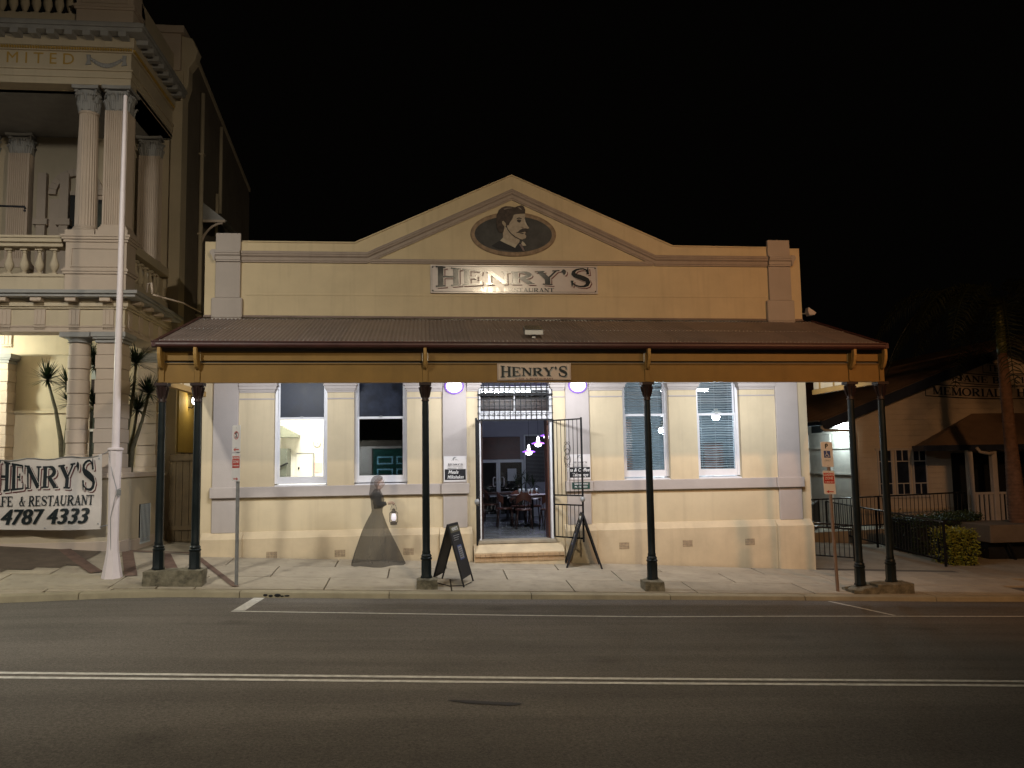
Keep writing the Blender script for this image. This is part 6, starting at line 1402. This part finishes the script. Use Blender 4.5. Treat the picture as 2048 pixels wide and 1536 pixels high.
# roof with corrugated left slope
def slope(x): return apz - (apx - x) * (apz - ez0) / (apx - hx0)
mb = MB(); th = .10; ys0, ys1 = HY - .20, 24
for i in range(1):
    x0 = hx0 - 1.15
    for (xa, xb, s_) in ((x0, apx, 1), (apx, hx1 + .6, -1)):
        za, zb = (slope(xa) + .12, apz + .12) if s_ > 0 else (apz + .12, apz + .12 - (xb - apx) * (apz - ez0) / (hx1 - apx))
        mb.prism([(xa, za), (xb, zb), (xb, zb + th), (xa, za + th)], ys0, ys1)
obj('roof', mb, 'hallroof', hall)
rc = MB(); nn = 150
for i in range(nn * 6 + 1):
    y = ys0 + (ys1 - ys0) * i / (nn * 6); h = .010 * math.cos(2 * PI * i / 6); rc.v += [(hx0 - 1.17, y, slope(hx0 - 1.17) + .235 + h), (apx, y, apz + .235 + h)]
rc.f = [(2 * i, 2 * i + 1, 2 * i + 3, 2 * i + 2) for i in range(nn * 6)]
obj('roof_sheets', rc, 'hallroof', hall, smooth=2)
for (xa, xb, za, zb) in ((hx0 - 1.2, apx, slope(hx0 - 1.2), apz), (apx, hx1 + .7, apz, apz - (hx1 + .7 - apx) * (apz - ez0) / (hx1 - apx))): obj('bargeboard', MB().prism([(xa, za - .12), (xb, zb - .12), (xb, zb + .20), (xa, za + .20)], HY - .25, HY - .20), 'hallblue', hall)
obj('soffit', MB().prism([(hx0 - 1.1, slope(hx0 - 1.1) + .05), (apx, apz + .05), (apx, apz + .10), (hx0 - 1.1, slope(hx0 - 1.1) + .10)], HY - .20, HY), 'halltrim', hall)
obj('gutter', MB().box(hx0 - 1.32, hx0 - 1.18, HY - .45, 24, slope(hx0 - 1.2) + .08, slope(hx0 - 1.2) + .20), 'hallblue', hall)
obj('eave_soffit', MB().box(hx0 - 1.18, hx0, HY, 24, ez0 - .24, ez0 - .20), 'halltrim', hall)
obj('swan_neck_pipe', MB().tube([(hx0 - 1.25, HY - .3, 2.72), (hx0 - 1.25, HY - .3, 2.60), (hx0 - 1.15, HY - .28, 2.52), (hx0 - .1, HY - .15, 2.50), (hx0 - .04, HY - .12, 2.4), (hx0 - .04, HY - .12, -.6)], .045, 8), 'halltrim', hall, smooth=2)
# the higher main roof behind
obj('main_roof', MB().prism([(15.0, 3.6), (24.5, 6.6), (34, 3.4), (34, 3.2), (24.5, 6.35), (15.0, 3.4)], HY + 1.6, 26), 'hallroof', hall)
obj('main_gable', MB().prism([(15.6, 3.4), (24.5, 6.35), (33.4, 3.2), (33, -1), (24.01, -1), (24.01, 3.4)], HY + 1.9, HY + 2.1), 'hall', hall)
obj('ridge_vent', MB().prism([(15.9, 3.75), (17.1, 4.25), (17.1, 4.37), (16.0, 4.12)], 11, 13), 'galv', hall)
# side wall floodlight
t = thing('wall_light', 'glaring white wall light under the left eave of the memorial hall', 'lamp', (hx0 - .15, HY + .6, 2.72))
obj('diffuser', MB().box(hx0 - .16, hx0 - .04, HY + .25, HY + 1.05, 2.66, 2.76), emis('fluoro_glow', (.86, .98, 1.0), 30), t); obj('housing', MB().box(hx0 - .19, hx0 - .01, HY + .22, HY + 1.08, 2.76, 2.80), 'signw2', t)
light('lamp_light', 'POINT', (hx0 - .42, HY + .75, 2.50), 110, (.72, .95, 1.0), .12)
# triple casement window and shadow mould
wx = [13.80 + .0, 14.55, 15.30]
fw = obj('window', MB().box(14.20, 15.98, HY - .06, HY - .02, 1.86, 1.93).box(14.20, 15.98, HY - .08, HY - .02, .36, .44), 'halltrim', hall)
for k in range(3):
    a = 14.26 + k * .58; b = a + .50
    obj('frame', MB().box(a, a + .05, HY - .06, HY - .02, .44, 1.86).box(b - .05, b, HY - .06, HY - .02, .44, 1.86).box(a + .05, b - .05, HY - .06, HY - .02, .44, .48).box(a + .05, b - .05, HY - .06, HY - .02, .80, .83).box(a + .05, b - .05, HY - .06, HY - .02, 1.50, 1.53).box((a + b) / 2 - .012, (a + b) / 2 + .012, HY - .06, HY - .02, 1.53, 1.86).box((a + b) / 2 - .012, (a + b) / 2 + .012, HY - .06, HY - .02, .48, .80), 'halltrim', fw)
    obj('pane', MB().box(a + .05, b - .05, HY - .03, HY - .022, .48, 1.86), 'glblack', fw)
# name scrolls
nm = HY - .03
def scroll(x0, x1, z0, z1, dip, curlL=True, parts=()):
    bz = lambda x: z0 - dip * math.sin(PI * (x - x0) / (x1 - x0) * 1.0); tz = lambda x: z1 - dip * math.sin(PI * (x - x0) / (x1 - x0))
    mb = MB(); n = 24
    for f_ in (bz, tz): mb.tube([(x0 + (x1 - x0) * i / n, nm - .0, f_(x0 + (x1 - x0) * i / n)) for i in range(n + 1)], .014, 4)
    mb.tube([(x0, nm, z0), (x0, nm, z1)], .012, 4); 
    if curlL: mb.prism([(x0 - .02, z1 + .01), (x0 + .05, z1 + .10), (x0 + .25, z1 + .09), (x0 + .42, z1 - .03), (x0 + .22, z1 + .01)], nm - .01, nm)
    obj('scroll_outline', mb, 'hallblue', hall)
    for s_, a, b in parts:
        obj('lettering', letters(MB(), s_, a, b, nm - .012, lambda q: bz(a + (b - a) * q) + .06, lambda q: tz(a + (b - a) * q) - .06), 'hallblue', hall)
scroll(18.05, 20.0, 4.34, 4.66, .05, True, (('THE', 18.2, 18.85),))
scroll(17.0, 20.8, 4.03, 4.36, .12, True, (('JANE B', 17.12, 18.62), ('CH', 19.10, 19.6)))
scroll(16.02, 21.6, 3.60, 3.98, .12, True, (('MEMORIAL', 16.25, 18.62), ('HALL', 19.15, 20.4)))
# porch
pm = MB(); pv = [(15.0, 6.6, 1.97), (21, 6.6, 1.97), (21, 8, 1.97), (15.5, 8, 1.97), (17.6, 8, 3.02), (21, 8, 3.02)]
pm.add(pv, [(0, 1, 5, 4), (0, 4, 3), (3, 2, 1, 0)]); ph = obj('porch_roof', pm, 'hallroof', hall)
obj('fascia', MB().box(14.97, 21.0, 6.53, 6.60, 1.82, 1.99), 'hallblue', ph); obj('fascia', MB().prism([(14.97, 6.6), (15.04, 6.6), (15.54, 8), (15.47, 8)], 1.82, 1.99, 'z'), 'hallblue', ph)
obj('gutter', MB().tube([(16.6, 6.48, 1.90), (16.7, 6.48, 1.77), (17.0, 6.5, 1.72), (17.2, 6.6, 1.74)], .045, 8), 'halltrim', ph)
for x in (16.42, 17.20, 19.0): obj('porch_post', MB().box(x, x + .16, 6.65, 6.81, -.85, 1.83), 'halltrim', hall, bev=.01)
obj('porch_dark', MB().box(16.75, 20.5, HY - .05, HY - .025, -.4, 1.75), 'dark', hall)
pr_ = obj('porch_rail', MB().box(16.58, 17.20, 6.68, 6.76, .48, .55).box(17.36, 19.0, 6.68, 6.76, .48, .55).box(16.58, 17.20, 6.68, 6.76, -.56, -.50).box(17.36, 19.0, 6.68, 6.76, -.56, -.50), 'halltrim', hall)
for i in range(4): obj('baluster', MB().box(16.62 + i * .155, 16.71 + i * .155, 6.70, 6.74, -.50, .48), 'halltrim', pr_)
for i in range(9): obj('baluster', MB().box(17.44 + i * .17, 17.53 + i * .17, 6.70, 6.74, -.50, .48), 'halltrim', pr_)
obj('porch_floor', MB().box(16.2, 20, 6.6, HY, -1.2, -.57), 'conc3', hall)

# ramp railings
def railing(name, label, p0, p1, z0, z1, h0, h1, nb, rails=(1.0,), top=.045, low=.12):
    t = thing(name, label, 'railing', (p0[0], p0[1], z0)); v = lambda s, f: (p0[0] + (p1[0] - p0[0]) * s, p0[1] + (p1[1] - p0[1]) * s, (z0 + (z1 - z0) * s) + (h0 + (h1 - h0) * s) * f)
    obj('handrail', MB().tube([v(0, 1), v(1, 1)], top / 2, 8), 'railm', t, smooth=2)
    for f in rails[1:]: obj('handrail', MB().tube([v(0, f), v(1, f)], top / 2, 8), 'railm', t, smooth=2)
    obj('bottom_rail', MB().bar(v(0, low), v(1, low), .03), 'black', t)
    for s in (0, .5, 1): obj('post', MB().bar(v(s, 0), v(s, 1), .045), 'black', t)
    for i in range(1, nb): 
        if abs(i / nb - .5) > .01: obj('bar', MB().bar(v(i / nb, low), v(i / nb, rails[-1] if len(rails) > 1 else .97), .014), 'railb', t)
M['railm'] = mat('black_railing', (.03, .032, .035), .25, .2, 6, 0, spec=.8); M['railb'] = mat('black_bars', (.025, .026, .028), .3, .2, 6, 0, spec=.8)
railing('ramp_railing', 'black railing with two handrails against the right corner of the cafe', (8.35, 2.6), (10.15, 2.0), -.68, -.80, .88, .86, 17, (1.0, .90))
railing('ramp_railing', 'black ramp railing running along the hall front under the window', (10.6, 6.4), (16.0, 6.3), -.50, -.35, .93, .93, 44)
railing('ramp_railing', 'long black railing sloping down towards the street in front of the hedge', (12.5, 8.0), (11.95, 1.25), -.70, -.86, 1.0, 1.02, 44)
railing('ramp_railing', 'short black railing behind the corner railing beside the dark pathway', (9.8, 4.2), (12.2, 7.9), -.72, -.6, .9, .95, 24)
obj('ramp', MB().prism([(8.2, -1.2), (16.1, -1.2), (16.1, -.38), (10.6, -.53), (8.2, -.60)], 6.45, 7.9), 'conc3')['kind'] = 'structure'
# hedges
def hedge(name, label, x0, x1, y0, y1, z0, z1, m, n, seed, leaf=.045, cat='hedge'):
    r_ = random.Random(seed); t = thing(name, label, cat, ((x0 + x1) / 2, (y0 + y1) / 2, z0)); mb = MB()
    for i in range(n):
        u, v_, w_ = r_.random(), r_.random(), r_.random(); f_ = r_.random()
        if f_ < .35: v_ = r_.random() * .12
        elif f_ < .6: w_ = 1 - r_.random() * .12
        elif f_ < .75: u = r_.choice((r_.random() * .1, 1 - r_.random() * .1))
        c = Vector((x0 + (x1 - x0) * u, y0 + (y1 - y0) * v_, z0 + (z1 - z0) * w_)) + Vector([r_.gauss(0, .045) for _ in range(3)])
        d = Vector([r_.gauss(0, 1) for _ in range(3)]).normalized(); e = d.orthogonal().normalized(); l = leaf * r_.uniform(.6, 1.3)
        b = len(mb.v); mb.v += [tuple(c), tuple(c + d * l * .5 + e * l * .3), tuple(c + d * l), tuple(c + d * l * .5 - e * l * .3)]; mb.f.append((b, b + 1, b + 2, b + 3))
    obj('leaves', mb, m, t); i_ = .06; obj('dark_core', MB().box(x0 + i_, x1 - i_, y0 + i_, y1 - i_, z0 - .1, z1 - i_), 'dark', t)  # near-black box filling the inside of the leaf mass
hedge('hedge', 'square-clipped golden shrub at the end of the sloping railing', 12.28, 12.98, 1.55, 2.3, -.92, -.10, 'hedgey', 5200, 1, .06)
hedge('hedge', 'low dark green hedge between the ramp railings', 12.7, 14.4, 3.6, 5.2, -.95, .05, 'hedge', 7000, 2, .06)
hedge('hedge', 'rounded dark shrub in front of the porch rail', 14.0, 14.9, 4.0, 4.9, -.9, .12, 'hedge', 4200, 3, .06)
# planter seat
t = thing('planter_wall', 'low rendered planter wall with a dark bench recess beneath the palm', 'planter', (15.5, 2.6, -.9))
obj('wall', MB().box(14.0, 20, 2.5, 3.9, -.50, -.06), mat('planter_render', (.16, .125, .09), .9, .2, 3, .3, 50), t, bev=.02); obj('recess', MB().box(14.1, 20, 2.75, 3.8, -1.1, -.51), 'dark', t)
for x in (14.5, 15.4, 16.3): obj('bench_leg', MB().bar((x, 2.55, -.52), (x + .2, 2.6, -.95), .05), 'black', t)
# royal palm
t = thing('palm_tree', 'tall ringed palm with dark drooping crown in front of the memorial hall', 'palm tree', (15.2, 3.1, -.3))
pr = []; z = -.3
while z < 4.35:
    u = (z + .3) / 4.65; r = .215 - .11 * u + .012 * math.sin(u * 9); pr += [(r, z), (r + .008, z + .035), (r, z + .045)]; z += .085
tk_ = MB(); tk_.lathe(0, 0, pr, 22); tk_.v = [(p[0] + 15.23 - .155 * (p[2] + .3) / 5.5, p[1] + 3.1, p[2]) for p in tk_.v]; obj('trunk', tk_, 'trunk', t, smooth=1)
cs = MB(); cs.lathe(15.10, 3.1, [(.115, 4.33), (.125, 4.5), (.11, 4.9), (.085, 5.45), (.05, 5.75)], 18); obj('crownshaft', cs, 'crownshaft', t, smooth=2)
rp_ = random.Random(11)
for k in range(17):
    a = 2 * PI * k / 17 + rp_.uniform(-.1, .1); e = rp_.uniform(.25, 1.25); L_ = rp_.uniform(2.1, 2.9); d = Vector((math.cos(a), math.sin(a), 0)); P0 = Vector((15.10, 3.1, 5.6)); pts = []; mb = MB()
    for i in range(15):
        s_ = i / 14; pts.append(P0 + d * L_ * (math.sin(e * .4) + s_) * .85 * math.cos(e * (1 - s_) * .8) + Vector((0, 0, L_ * (math.sin(e) * s_ * 1.1 - 1.25 * s_ ** 2.2))))
    pts[0] = P0
    mb.tube(pts, [.03 * (1 - i / 16) + .004 for i in range(15)], 5)
    side = d.cross(Vector((0, 0, 1)))
    for i in range(46):
        s_ = .12 + .86 * i / 45; q = s_ * 14; j = min(int(q), 13); c = pts[j].lerp(pts[j + 1], q - j); tg = (pts[j + 1] - pts[j]).normalized(); ll = .62 * math.sin(PI * min(s_ * .9 + .12, 1)) ** .6 + .1
        for sd in (-1, 1):
            o_ = (side * sd + tg * .45 + Vector((0, 0, rp_.uniform(-.15, .35)))).normalized(); m1 = c + o_ * ll * .5 - Vector((0, 0, .04)); e1 = c + o_ * ll * .85 - Vector((0, 0, ll * .55))
            w_ = tg * .014; b = len(mb.v); mb.v += [tuple(c - w_), tuple(c + w_), tuple(m1 + w_ * 1.3), tuple(m1 - w_ * 1.3), tuple(e1)]; mb.f += [(b, b + 1, b + 2, b + 3), (b + 3, b + 2, b + 4)]
    obj('frond', mb, 'leaf', t)

# ================================================================== STREET BEHIND THE CAMERA
def lamp_post(lx, ly, lz, px, py, label):
    g = rd(px, py); t = thing('street_lamp', label, 'street lamp', (px, py, g), 'street lamps behind the camera')
    obj('pole', MB().tube([(px, py, g), (px, py, lz - .6), (px + (lx - px) * .15, py + (ly - py) * .15, lz + .15), (lx, ly - .45 if ly > py else ly, lz + .28)], [.09, .07, .06, .045], 12), 'galv', t, smooth=2)
    obj('head', MB().box(lx - .16, lx + .16, ly - .45, ly + .3, lz + .16, lz + .30), 'galv', t, bev=.03)
    obj('lens', MB().box(lx - .12, lx + .12, ly - .15, ly + .25, lz + .12, lz + .16), emis('street_lamp_lens', (1, .8, .55), 40), t)
lamp_post(*LAMP_MID, 3.2, -16.2, 'steel street lamp arching over the road right of the camera')
lamp_post(*LAMP_LEFT, -9.5, -17.2, 'steel street lamp far left of the camera')
lamp_post(*LAMP_RIGHT, 10.5, -17.0, 'steel street lamp far right of the camera')
shop = thing('opposite_shop', 'dark shopfront across the road with green doors, seen only mirrored in a cafe window', 'building', (-2, -24, -.2))
obj('wall', MB().box(-14, 14, -24.6, -24.2, -1, 6.5), mat('shop_wall', (.09, .07, .05), .8, .2, 2, 0), shop)
obj('pale_wall', MB().box(-3.6, -2.62, -24.2, -24.15, -.4, 2.45), 'halltrim', shop)
obj('door', MB().box(-2.55, .2, -24.2, -24.12, -.4, 2.40), 'pgreen', shop)
for i in range(3):
    for z0, z1 in ((1.63, 2.02), (.95, 1.42)):
        a = -2.36 + i * .95; b = a + .78; fr = MB()
        for q in ((a, b, z0, z0 + .07), (a, b, z1 - .07, z1), (a, a + .07, z0 + .07, z1 - .07), (b - .07, b, z0 + .07, z1 - .07)): fr.box(q[0], q[1], -24.12, -24.09, q[2], q[3])
        obj('door_panel', fr, 'pblue', shop)
obj('lintel', MB().box(-3.6, .6, -24.2, -24.10, 2.42, 2.52), 'halltrim', shop)
mb = MB()
for i in range(481): x = -9 + 12 * i / 480; h = .02 * math.cos(2 * PI * i / 6); mb.v += [(x, -24.2, 3.75 + h), (x, -21.6, 2.75 + h)]
mb.f = [(2 * i, 2 * i + 1, 2 * i + 3, 2 * i + 2) for i in range(480)]; obj('awning', mb, 'galv', shop, smooth=2)
obj('pavement', MB().box(-30, 30, -26, -20.6, -.9, .06), 'conc3')['kind'] = 'structure'
light('shop_light', 'SPOT', (-3.9, -22.3, 2.65), 700, (.85, .95, 1.0), .15, (-1.8, -24.2, 1.7), 110, .6)
t = thing('awning_lamp', 'lamp under the awning of the shop across the road', 'lamp', (-3.9, -22.3, 2.8)); obj('globe', MB().ball((-3.9, -22.3, 2.8), .08), 'lampg', t)
